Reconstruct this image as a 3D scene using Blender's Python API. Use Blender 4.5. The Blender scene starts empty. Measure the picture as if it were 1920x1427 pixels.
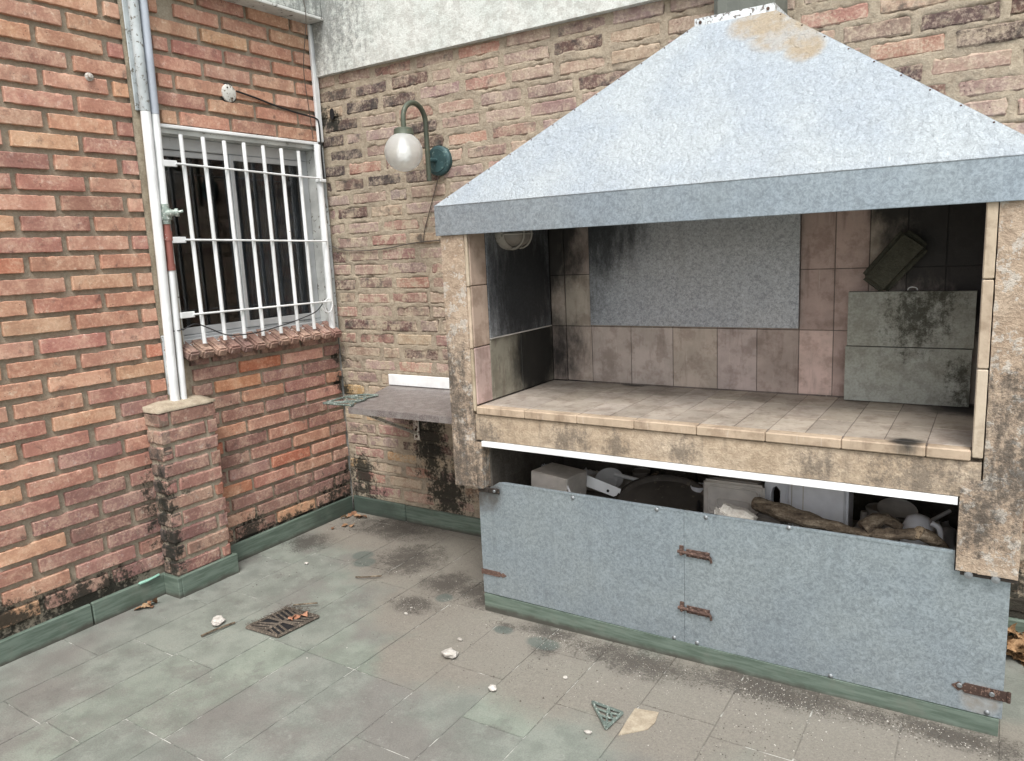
import bpy, bmesh, math, random
import numpy as np
from mathutils import Vector, Matrix, noise

# ------------------------------------------------------------------ camera
S = bpy.context.scene
COL = S.collection
cam_data = bpy.data.cameras.new('camera')
cam = bpy.data.objects.new('camera', cam_data)
COL.objects.link(cam)
R_ = Vector((0.84176, 0.53787, -0.046212)); U_ = Vector((-0.05426, 0.169463, 0.984042)); F_ = Vector((-0.537118, 0.825819, -0.171832))
M = Matrix((R_, U_, -F_)).transposed().to_4x4()
M.translation = Vector((3.2646, -3.17496, 1.53213))
cam.matrix_world = M
cam_data.sensor_width = 36
cam_data.lens = 1416.6 / 1920 * 36
cam_data.clip_start = 0.05
cam_data.clip_end = 500
S.camera = cam

# ------------------------------------------------------------------ overcast daylight
SUN_EL, SUN_AZ = math.radians(58), math.radians(150)     # azimuth clockwise from +Y
world = bpy.data.worlds.new("World"); S.world = world
world.use_nodes = True
nt = world.node_tree; nt.nodes.clear()
sky = nt.nodes.new('ShaderNodeTexSky'); sky.sky_type = 'NISHITA'; sky.sun_disc = False
sky.sun_elevation = SUN_EL; sky.sun_rotation = SUN_AZ
sky.dust_density = 4.0; sky.ozone_density = 1.0; sky.air_density = 1.0
hs = nt.nodes.new('ShaderNodeHueSaturation'); hs.inputs['Saturation'].default_value = 0.22     # cloud cover: nearly white sky
bg = nt.nodes.new('ShaderNodeBackground'); bg.inputs['Strength'].default_value = 0.14
wo = nt.nodes.new('ShaderNodeOutputWorld')
nt.links.new(sky.outputs[0], hs.inputs['Color']); nt.links.new(hs.outputs[0], bg.inputs[0]); nt.links.new(bg.outputs[0], wo.inputs[0])
sd = bpy.data.lights.new('sun', 'SUN'); sd.energy = 1.5; sd.angle = math.radians(22); sd.color = (1.0, 0.97, 0.93)
so = bpy.data.objects.new('sun', sd); COL.objects.link(so)
dv = Vector((math.sin(SUN_AZ) * math.cos(SUN_EL), math.cos(SUN_AZ) * math.cos(SUN_EL), math.sin(SUN_EL)))
so.rotation_euler = dv.to_track_quat('Z', 'Y').to_euler()
S.view_settings.view_transform = 'Standard'; S.view_settings.look = 'None'
S.view_settings.exposure = 0.74; S.view_settings.gamma = 1.0; S.view_settings.use_curve_mapping = False
S.render.engine = 'CYCLES'
S.render.resolution_x, S.render.resolution_y = 1024, 761

rnd = random.Random(7)

# ------------------------------------------------------------------ node helper
class N:
    def __init__(s, name, rough=0.85, metallic=0.0, spec=0.3):
        s.m = bpy.data.materials.new(name); s.m.use_nodes = True
        s.t = s.m.node_tree; s.t.nodes.clear()
        s.out = s.t.nodes.new('ShaderNodeOutputMaterial')
        s.b = s.t.nodes.new('ShaderNodeBsdfPrincipled')
        s.t.links.new(s.b.outputs[0], s.out.inputs[0])
        s.b.inputs['Roughness'].default_value = rough; s.b.inputs['Metallic'].default_value = metallic
        s.b.inputs['Specular IOR Level'].default_value = spec
        s.geo = s.t.nodes.new('ShaderNodeNewGeometry')
        s.P = s.geo.outputs['Position']
    def n(s, t): return s.t.nodes.new(t)
    def set(s, sock, v):
        if isinstance(v, bpy.types.NodeSocket): s.t.links.new(v, sock)
        elif isinstance(v, (int, float)):
            sock.default_value = v if sock.type == 'VALUE' else (v, v, v, 1)
        else: sock.default_value = tuple(v) + ((1,) if len(v) == 3 and sock.type == 'RGBA' else ())
    def scale(s, v, sc):
        x = s.n('ShaderNodeVectorMath'); x.operation = 'MULTIPLY'; s.set(x.inputs[0], v); s.set(x.inputs[1], sc); return x.outputs[0]
    def noise(s, sc, detail=4, rough=.55, vec=None, dist=0, off=None):
        x = s.n('ShaderNodeTexNoise'); v = vec or s.P
        if off is not None:
            a = s.n('ShaderNodeVectorMath'); a.operation = 'ADD'; s.set(a.inputs[0], v); s.set(a.inputs[1], (off, off * .7, off * 1.3)); v = a.outputs[0]
        s.set(x.inputs['Vector'], v)
        x.inputs['Scale'].default_value = sc; x.inputs['Detail'].default_value = detail; x.inputs['Roughness'].default_value = rough
        x.inputs['Distortion'].default_value = dist
        return x.outputs['Fac']
    def vor(s, sc, vec=None, feat='F1', out='Distance', rnd_=1):
        x = s.n('ShaderNodeTexVoronoi'); x.feature = feat; s.set(x.inputs['Vector'], vec or s.P)
        x.inputs['Scale'].default_value = sc; x.inputs['Randomness'].default_value = rnd_; return x.outputs[out]
    def m_(s, op, a, b=0.0, clamp=False):
        x = s.n('ShaderNodeMath'); x.operation = op; x.use_clamp = clamp; s.set(x.inputs[0], a); s.set(x.inputs[1], b); return x.outputs[0]
    def mr(s, v, a, b, c=0.0, d=1.0, smooth=True):
        x = s.n('ShaderNodeMapRange'); x.interpolation_type = 'SMOOTHSTEP' if smooth else 'LINEAR'
        s.set(x.inputs['Value'], v); s.set(x.inputs['From Min'], a); s.set(x.inputs['From Max'], b); s.set(x.inputs['To Min'], c); s.set(x.inputs['To Max'], d)
        return x.outputs[0]
    def mix(s, f, a, b, mode='MIX'):
        x = s.n('ShaderNodeMixRGB'); x.blend_type = mode; s.set(x.inputs[0], f); s.set(x.inputs[1], a); s.set(x.inputs[2], b); return x.outputs[0]
    def ramp(s, f, stops):
        x = s.n('ShaderNodeValToRGB'); s.set(x.inputs[0], f); e = x.color_ramp.elements
        while len(e) < len(stops): e.new(.5)
        for i, (p, c) in enumerate(stops):
            e[i].position = p; e[i].color = (tuple(c) + (1,)) if not isinstance(c, (int, float)) else (c, c, c, 1)
        return x.outputs[0]
    def blob(s, c, r, sc=(1, 1, 1)):
        """soft ball mask round a real place: 1 at centre, 0 at radius r"""
        a = s.n('ShaderNodeVectorMath'); a.operation = 'SUBTRACT'; s.set(a.inputs[0], s.P); s.set(a.inputs[1], c)
        b = s.n('ShaderNodeVectorMath'); b.operation = 'MULTIPLY'; s.set(b.inputs[0], a.outputs[0]); s.set(b.inputs[1], sc)
        l = s.n('ShaderNodeVectorMath'); l.operation = 'LENGTH'; s.set(l.inputs[0], b.outputs[0])
        return s.mr(l.outputs['Value'], r, 0.0, 0.0, 1.0, smooth=False)
    def blobs(s, L):
        r = None
        for q in L:
            k = s.blob(*q)
            r = k if r is None else s.m_('MAXIMUM', r, k)
        return r
    def xyz(s):
        x = s.n('ShaderNodeSeparateXYZ'); s.set(x.inputs[0], s.P); return x.outputs
    def col(s, c): s.set(s.b.inputs['Base Color'], c); return s
    def bump(s, h, strength=.5, dist=.004, prev=None):
        x = s.n('ShaderNodeBump'); x.inputs['Strength'].default_value = strength; x.inputs['Distance'].default_value = dist
        s.set(x.inputs['Height'], h)
        if prev is not None: s.t.links.new(prev, x.inputs['Normal'])
        s.t.links.new(x.outputs[0], s.b.inputs['Normal']); return x.outputs[0]
    def rough(s, v): s.set(s.b.inputs['Roughness'], v); return s

# places where black mould and soot really sit on the walls
MOULD = [((.05, -.1, .02), .42), ((0, -.45, .04), .40, (1, .55, 2.0)), ((0, -.75, .10), .24), ((.0, -1.6, .10), .30, (1, .6, 1.5)), ((0, -1.95, .16), .24, (1, .7, 1.6)),
         ((.06, -1.27, .45), .24, (1.8, 2.0, .65)), ((.10, -1.26, .25), .22, (1.2, 2.4, .8)), ((.64, 0, .48), .30, (1.4, 1, .7)), ((.74, 0, .20), .34, (1.2, 1, .9)), ((.58, 0, .66), .24),
         ((.10, 0, .25), .22), ((.02, 0, .75), .10), ((.02, 0, 2.3), .12), ((.1, 0, 2.27), .12), ((.0, -1.17, .55), .16, (1, 2, .6)), ((0, -.03, .80), .09), ((0, -.03, .95), .08),
         ((3.4, 0, .1), .4)]
def mould_mask(n, thr=.5, nz=18):
    b = n.blobs(MOULD)
    w = n.noise(nz, 6, .65); w2 = n.noise(nz * 4, 3, .6)
    v = n.m_('ADD', n.m_('MULTIPLY', b, 1.15), n.m_('MULTIPLY', n.m_('SUBTRACT', w, .5), 1.7))
    v = n.m_('ADD', v, n.m_('MULTIPLY', n.m_('SUBTRACT', w2, .5), .7))
    gate = n.mr(b, 0.02, .12)
    v = n.m_('ADD', v, n.m_('MULTIPLY', n.m_('SUBTRACT', n.noise(1, 5, .7, vec=n.scale(n.P, (22, 22, 4)), off=13), .5), .9))
    return n.m_('MULTIPLY', n.mr(v, thr - .08, thr + .38), gate)

def brick_mat(name, smear, old=False):
    n = N(name, .92)
    oi = n.n('ShaderNodeObjectInfo')
    c = oi.outputs['Color']; sootv = oi.outputs['Alpha']
    big = n.noise(9, 5, .6); fine = n.noise(90, 5, .7); mid = n.noise(28, 4, .6, off=3)
    st = n.noise(1, 5, .6, vec=n.scale(n.P, (14, 14, 70)))
    c = n.mix(n.mr(big, .35, .68), n.mix(1, c, (.76, .70, .70), 'MULTIPLY'), c)
    c = n.mix(n.mr(mid, .50, .75, 0, .5), c, n.mix(1, c, (1.25, 1.35, 1.3), 'MULTIPLY'))
    c = n.mix(n.m_('MULTIPLY', n.mr(st, .5, .72), .35), c, n.mix(1, c, (.7, .62, .60), 'MULTIPLY'))
    dust = n.mr(n.m_('ADD', n.m_('MULTIPLY', big, .5), n.m_('MULTIPLY', fine, .5)), .46, .60)
    c = n.mix(n.m_('MULTIPLY', dust, smear), c, (.62, .44, .32) if not old else (.56, .46, .36))
    if old:
        sm2 = n.mr(n.m_('ADD', n.m_('MULTIPLY', n.noise(13, 6, .7, off=21), .7), n.m_('MULTIPLY', n.noise(70, 4, .7, off=2), .3)), .49, .56)
        zz = n.xyz()[2]; cover = n.mr(zz, 1.95, 1.75, .45, .88)
        c = n.mix(n.m_('MULTIPLY', sm2, cover), c, (.50, .42, .31))
    else:
        e2 = n.mr(n.noise(34, 5, .75, off=17), .56, .66, 0, .55)
        c = n.mix(e2, c, n.mix(1, c, (1.35, 1.75, 1.9), 'MULTIPLY'))
    pits = n.mr(n.vor(60), .16, .05); pg = n.mr(n.noise(22, 2, .5, off=9), .55, .62)
    pit = n.m_('MULTIPLY', pits, pg)
    c = n.mix(n.m_('MULTIPLY', pit, .85), c, (.05, .035, .03))
    c = n.mix(n.mr(fine, .62, .42, 0, .35), c, n.mix(1, c, (.62, .58, .58), 'MULTIPLY'))
    # lichen / soot carried by single old bricks
    sm = n.m_('MULTIPLY', n.mr(n.m_('ADD', n.noise(16, 5, .7, off=5), n.m_('MULTIPLY', n.m_('SUBTRACT', 1, sootv), .5)), .55, .80), 1)
    c = n.mix(n.m_('MULTIPLY', sm, .82), c, (.055, .050, .048))
    mm = mould_mask(n)
    c = n.mix(n.m_('MULTIPLY', mm, .93), c, (.018, .020, .016))
    n.col(c)
    h = n.m_('ADD', n.m_('MULTIPLY', fine, .7), n.m_('MULTIPLY', n.noise(45, 6, .75, off=8), .9))
    h = n.m_('SUBTRACT', h, n.m_('MULTIPLY', pit, .9))
    n.bump(h, .75 if not old else .9, .0035 if not old else .006)
    return n.m

def mortar_mat(name, a, b, bumpd=.004, soot=True):
    n = N(name, .96)
    big = n.noise(5, 5, .6); f = n.noise(140, 5, .75); mid = n.noise(30, 5, .65, off=2)
    c = n.mix(n.mr(big, .3, .7), a, b)
    c = n.mix(n.mr(mid, .55, .35, 0, .45), c, n.mix(1, c, (.62, .58, .55), 'MULTIPLY'))
    c = n.mix(n.mr(f, .40, .62, 0, .5), n.mix(1, c, (.72, .70, .68), 'MULTIPLY'), c)
    if soot: c = n.mix(n.m_('MULTIPLY', mould_mask(n, .50), .92), c, (.020, .021, .017))
    n.col(c)
    n.bump(n.m_('ADD', f, n.m_('MULTIPLY', mid, 1.2)), .8, bumpd)
    return n.m

MAT = {}
MAT['brick'] = brick_mat('fired_clay_brick', .42)
MAT['old_brick'] = brick_mat('weathered_clay_brick', .62, True)
MAT['sill_brick'] = MAT['brick']
MAT['mortar'] = mortar_mat('tan_mortar', (.42, .375, .295), (.52, .465, .37))
MAT['old_mortar'] = mortar_mat('sandy_old_mortar', (.44, .38, .30), (.58, .50, .385), .008)

def concrete(name, a, b, dark, dk_blobs=None, peel=None, bd=.004, vert=False, amount=.5, spk=45, dop=.85):
    n = N(name, .93)
    big = n.noise(4, 6, .65); f = n.noise(120, 4, .7); mid = n.noise(24, 6, .7, off=4)
    c = n.mix(n.mr(big, .35, .65), a, b)
    c = n.mix(n.mr(mid, .58, .40, 0, .5), c, n.mix(1, c, (.6, .57, .55), 'MULTIPLY'))
    if peel:
        pk = n.mr(n.noise(20, 7, .75, off=8), .54, .57)
        c = n.mix(n.m_('MULTIPLY', pk, .75), c, peel)
    if vert:
        vs = n.noise(1, 5, .65, vec=n.scale(n.P, (26, 26, 2.2)))
        c = n.mix(n.mr(vs, .55, .72, 0, amount), c, dark)
    if dk_blobs:
        bb = n.blobs(dk_blobs)
        v = n.m_('ADD', n.m_('MULTIPLY', bb, .95), n.m_('MULTIPLY', n.m_('SUBTRACT', n.noise(spk, 8, .85, off=1), .5), 3.0))
        v = n.m_('ADD', v, n.m_('MULTIPLY', n.m_('SUBTRACT', n.noise(1, 5, .7, vec=n.scale(n.P, (35, 35, 5)), off=9), .5), 1.2))
        c = n.mix(n.m_('MULTIPLY', n.m_('MULTIPLY', n.mr(v, .25, .95), n.mr(bb, .0, .35)), dop), c, dark)
    c = n.mix(n.mr(f, .36, .6, 0, .45), n.mix(1, c, (.70, .68, .66), 'MULTIPLY'), c)
    n.col(c)
    n.bump(n.m_('ADD', f, n.m_('MULTIPLY', mid, 1.6)), .8, bd)
    return n.m

MAT['beam'] = concrete('whitewashed_concrete', (.76, .82, .79), (.84, .88, .85), (.14, .15, .15),
    [((.1, -.03, 2.80), .55, (.9, 1, 1)), ((.05, 0, 2.66), .22), ((.1, -.03, 2.95), .4)], vert=True, amount=.12, bd=.003, dop=.7, spk=30)
MAT['column'] = concrete('stained_render', (.56, .44, .33), (.66, .54, .42), (.07, .067, .063),
    [((1.35, -.71, 1.03), .30, (1.6, 1, .9)), ((1.35, -.71, .88), .34, (1.1, 1, .9)), ((1.38, -.71, .62), .46, (1.1, 1, .9)), ((3.36, -.71, .84), .36), ((3.24, -.71, .70), .22), ((3.37, -.71, 1.05), .22)], peel=(.70, .67, .61), bd=.007, dop=.8)
MAT['slab'] = concrete('stained_slab_render', (.58, .47, .345), (.68, .57, .44), (.15, .13, .11),
    [((3.1, -.71, .78), .28), ((3.22, -.71, .72), .25), ((2.35, -.71, .80), .12), ((1.9, -.71, .80), .14), ((1.52, -.71, .78), .14), ((2.8, -.71, .8), .12), ((2.1, -.71, .79), .1)], bd=.004, vert=True, amount=.4, dop=.7)
MAT['plaster_strip'] = concrete('tan_plaster', (.47, .41, .31), (.56, .49, .38), (.08, .07, .06), bd=.003)
MAT['board'] = concrete('grey_green_concrete', (.42, .44, .39), (.50, .53, .49), (.05, .05, .035),
    [((3.02, -.12, 1.22), .19, (1, 1, .8)), ((3.10, -.12, 1.30), .12), ((3.2, -.12, .93), .13), ((3.16, -.12, 1.02), .10)], bd=.0015, dop=.85)
MAT['rubble'] = concrete('pale_rubble', (.62, .60, .55), (.72, .70, .66), (.2, .2, .2), bd=.004)
MAT['darkstone'] = concrete('dark_sooty_stone', (.085, .088, .068), (.13, .13, .10), (.02, .02, .02), bd=.006)
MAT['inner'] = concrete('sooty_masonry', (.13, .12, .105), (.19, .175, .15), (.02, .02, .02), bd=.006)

def tile_mat(name, a, b, soot):
    n = N(name, .62, spec=.35)
    oi = n.n('ShaderNodeObjectInfo')
    c = n.mix(n.mr(n.noise(7, 6, .65), .35, .65), a, b)
    c = n.mix(1, c, oi.outputs['Color'], 'MULTIPLY')
    c = n.mix(n.mr(n.noise(1, 5, .65, vec=n.scale(n.P, (30, 30, 4))), .52, .75, 0, .45), c, (.12, .075, .06))
    c = n.mix(n.mr(n.noise(1, 6, .7, vec=n.scale(n.P, (60, 60, 5)), off=4), .60, .70, 0, .4), c, (.62, .56, .48))
    grm = n.noise(11, 6, .7, off=31); c = n.mix(n.mr(grm, .46, .62, 0, .55), c, n.mix(1, c, (.55, .50, .47), 'MULTIPLY'))
    bb = n.blobs(soot)
    v = n.m_('ADD', n.m_('MULTIPLY', bb, 1.5), n.m_('MULTIPLY', n.m_('SUBTRACT', n.noise(1, 6, .7, vec=n.scale(n.P, (14, 14, 7))), .5), 1.3))
    c = n.mix(n.m_('MULTIPLY', n.m_('MULTIPLY', n.mr(v, .10, .95), n.mr(bb, .0, .4)), .95), c, (.012, .012, .012))
    n.col(c)
    f = n.noise(150, 3, .6)
    n.bump(n.m_('ADD', f, n.m_('MULTIPLY', n.noise(14, 4, .6, off=3), 3)), .35, .002)
    return n.m
MAT['wall_tile'] = tile_mat('smoky_clay_tile', (.40, .365, .32), (.51, .46, .41),
    [((3.12, -.06, 1.50), .36, (1, 1, .9)), ((3.22, -.06, 1.30), .22), ((2.95, -.06, 1.66), .2), ((1.48, -.2, 1.05), .32, (1, 1, 1)), ((1.48, -.15, 1.5), .3), ((1.5, -.06, 1.62), .25)])
MAT['grout'] = tile_mat('grey_grout', (.13, .11, .095), (.19, .16, .14),
    [((3.12, -.06, 1.50), .42, (1, 1, .9)), ((3.22, -.06, 1.30), .30), ((2.95, -.06, 1.66), .25), ((1.48, -.2, 1.05), .4), ((1.48, -.15, 1.5), .4), ((1.5, -.06, 1.62), .3)])
MAT['hearth_tile'] = tile_mat('dusty_hearth_tile', (.33, .295, .25), (.42, .375, .32),
    [((3.2, -.1, .9), .22), ((1.9, -.02, .9), .12), ((3.05, -.68, .9), .07)])
MAT['edge_tile'] = tile_mat('clay_edge_tile', (.44, .35, .26), (.54, .44, .34), [((3.2, -.72, .86), .05)])

def galv(name, base, rough=.42, metal=.75, peel=False, rust=None, soot=None, sc=60, dirt=.4, con=.24):
    n = N(name, rough, metal, .5)
    v = n.vor(sc, out='Color'); sep = n.n('ShaderNodeSeparateColor'); n.set(sep.inputs[0], v)
    nz = n.noise(sc * 1.1, 5, .7, dist=1.2)
    n3 = n.noise(sc * .55, 6, .75, dist=2.2, off=12)
    k = n.m_('ADD', n.m_('MULTIPLY', sep.outputs[0], .30), n.m_('ADD', n.m_('MULTIPLY', n.mr(nz, .42, .58), .32), n.m_('MULTIPLY', n.mr(n3, .44, .56), .38)))
    c = n.mix(k, tuple(x * (1 - con) for x in base), tuple(min(1, x * (1 + con)) for x in base))
    big = n.noise(3, 4, .6)
    c = n.mix(n.mr(big, .35, .65, 0, dirt), c, n.mix(1, c, (.80, .84, .92), 'MULTIPLY'))
    st = n.noise(1, 5, .7, vec=n.scale(n.P, (40, 40, 1.5)), off=6)
    c = n.mix(n.mr(st, .58, .75, 0, .5), c, tuple(min(1, x * 1.3) for x in base))
    st2 = n.noise(1, 5, .7, vec=n.scale(n.P, (14, 14, 1.0)), off=16); c = n.mix(n.mr(st2, .52, .70, 0, .35), c, tuple(x * .70 for x in base))
    n.rough(n.mr(nz, .3, .7, rough - .06, rough + .12))
    h = n.m_('ADD', n.m_('MULTIPLY', nz, .3), n.m_('MULTIPLY', n.noise(3.2, 2, .5, off=19), 14))
    bd, bs = .0012, .3
    if peel:
        w = n.noise(38, 6, .65, dist=.8); w2 = n.noise(95, 4, .6, off=2)
        h = n.m_('ADD', n.m_('MULTIPLY', w, 1.2), n.m_('MULTIPLY', w2, .6)); bd, bs = .009, .9
        sk = n.noise(1, 3, .6, vec=n.scale(n.P, (150, 10, 10)), off=1)
        sk2 = n.noise(4, 2, .5, off=7)
        c = n.mix(n.m_('MULTIPLY', n.mr(sk, .70, .76), n.mr(sk2, .45, .62, 0, .8)), c, (.12, .12, .13))
    if rust:
        for (lst, colr) in rust:
            bb = n.blobs(lst)
            vv = n.m_('ADD', bb, n.m_('MULTIPLY', n.m_('SUBTRACT', n.noise(22, 5, .6), .5), .35))
            mk = n.m_('MULTIPLY', n.mr(vv, .0, .50), n.mr(bb, 0, .3))
            c = n.mix(n.m_('MULTIPLY', mk, n.mr(n.noise(9, 5, .7, off=71), .35, .6, .45, .9)), c, n.mix(n.noise(40, 5, .7, off=3), tuple(q * .7 for q in colr), tuple(q * 1.25 for q in colr)))
            n.set(n.b.inputs['Metallic'], n.m_('MULTIPLY', n.m_('SUBTRACT', 1, mk), metal))
    if soot:
        bb = n.blobs(soot)
        vv = n.m_('ADD', n.m_('MULTIPLY', bb, 1.5), n.m_('MULTIPLY', n.m_('SUBTRACT', n.noise(1, 5, .75, vec=n.scale(n.P, (30, 30, 8))), .5), 1.4))
        mk = n.m_('MULTIPLY', n.mr(vv, .0, 1.1), n.mr(bb, 0, .5))
        c = n.mix(n.m_('MULTIPLY', mk, .9), c, (.02, .021, .024))
    n.col(c); n.bump(h, bs, bd)
    return n.m
MAT['hood'] = galv('bubbled_zinc', (.41, .452, .475), .55, .35, peel=True, sc=120, con=.20, dirt=.6,
    rust=[([((2.50, -.29, 2.275), .11, (.75, 1, 1.2)), ((2.60, -.335, 2.215), .13, (.8, 1, 1.3)), ((2.675, -.385, 2.145), .085)], (.34, .27, .175))])
MAT['lip'] = galv('grey_zinc_sheet', (.33, .385, .42), .45, .6, sc=80, con=.28)
MAT['door'] = galv('spangled_zinc_sheet', (.350, .405, .432), .45, .6, sc=85, con=.27,
    rust=[([((1.47, -.68, .53), .13)], (.12, .11, .10)), ([((3.28, -.68, .12), .07)], (.22, .20, .17))])
MAT['sheet'] = galv('sooty_zinc_sheet', (.40, .415, .43), .5, .55, sc=100, con=.4,
    soot=[((1.48, -.3, 1.38), .52), ((1.68, -.06, 1.66), .45)])
MAT['flue'] = galv('dull_flue_steel', (.17, .18, .155), .6, .3, sc=10)
MAT['white_tin'] = galv('chipped_white_tin', (.78, .80, .80), .5, .1, sc=200)

def paint(name, c0, rough=.5, chip=None, thr=.66, var=.12, metal=0, sc=30, bd=.001):
    n = N(name, rough, metal, .4)
    f = n.noise(sc, 5, .65); g = n.noise(5, 4, .6, off=2)
    c = n.mix(n.mr(g, .35, .65), tuple(x * (1 - var) for x in c0), tuple(min(1, x * (1 + var)) for x in c0))
    if chip: c = n.mix(n.mr(f, thr, thr + .03), c, chip)
    n.col(c); n.bump(n.m_('ADD', f, n.noise(160, 3, .6)), .3, bd)
    return n.m
MAT['white_paint'] = paint('white_enamel_paint', (.80, .82, .82), .38, (.32, .24, .17), .70)
MAT['white_trim'] = paint('white_angle_iron', (.84, .86, .86), .45, (.35, .33, .3), .78)
MAT['white_rusty'] = paint('white_paint_with_rust', (.72, .72, .70), .5, (.13, .06, .035), .60)
MAT['peeling'] = paint('peeling_grey_paint', (.42, .46, .47), .6, (.16, .15, .13), .57, .2, sc=45)
MAT['conduit'] = paint('grey_blue_conduit', (.42, .46, .52), .5, (.25, .24, .22), .68)
MAT['soffit'] = paint('dirty_white_plaster', (.50, .51, .49), .8, (.16, .15, .13), .60, .2)
MAT['pvc_red'] = paint('red_brown_pipe', (.27, .10, .08), .55, (.5, .42, .38), .66)
MAT['brass'] = paint('verdigris_brass', (.25, .30, .27), .5, (.6, .62, .58), .55, .3, .3, sc=80)
MAT['verdigris'] = paint('green_bronze_paint', (.075, .088, .065), .5, (.17, .15, .095), .62, .25, .2, sc=60)
MAT['teal'] = paint('teal_patina', (.045, .095, .10), .55, (.12, .19, .18), .60, .3, .2, sc=50)
MAT['rust'] = paint('rusty_iron', (.075, .045, .035), .85, (.17, .11, .085), .56, .4, .0, sc=120, bd=.003)
MAT['dark_iron'] = paint('dark_oily_iron', (.05, .042, .036), .6, (.16, .12, .09), .64, .4, .3, sc=90)
MAT['zinc_screw'] = paint('zinc_screw_head', (.28, .30, .31), .55, None, metal=.7)
MAT['green_iron'] = paint('green_painted_iron', (.13, .165, .145), .6, (.36, .40, .36), .56, .3, sc=110)
MAT['grate_iron'] = paint('rusty_drain_iron', (.085, .07, .055), .85, (.20, .165, .13), .55, .35, sc=120, bd=.003)
MAT['black_wire'] = paint('black_cable', (.02, .02, .022), .5)
MAT['thin_wire'] = paint('grey_brown_cable', (.10, .085, .07), .6)
MAT['alu'] = paint('grey_aluminium', (.50, .52, .53), .4, (.25, .25, .24), .68, .1, .3)
MAT['dark'] = paint('shade_black', (.012, .012, .013), .9)  # near-black colour stands for shade in the room, wall cavity, drain and screw hole
MAT['curtain'] = paint('dark_curtain', (.10, .12, .14), .95, var=.3)
MAT['plastic_grey'] = paint('dusty_grey_plastic', (.55, .52, .48), .5, (.58, .55, .51), .58, .2, sc=14)
MAT['plastic_white'] = paint('white_plastic', (.78, .80, .84), .4, (.30, .28, .26), .70, .1, sc=12)
MAT['cardboard'] = paint('dusty_grey_wood', (.44, .41, .37), .9, (.52, .48, .44), .62, .2, sc=25)
MAT['black_pan'] = paint('blackened_steel', (.085, .075, .065), .6, (.19, .16, .13), .6, .3, sc=20)
MAT['paper'] = paint('grey_paper', (.62, .62, .62), .8, None)
nb_ = N('milky_bulb', .4); nb_.col((.9, .9, .88)); nb_.b.inputs['Emission Color'].default_value = (1, .98, .93, 1); nb_.b.inputs['Emission Strength'].default_value = 0.0; MAT['bulb'] = nb_.m

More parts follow.
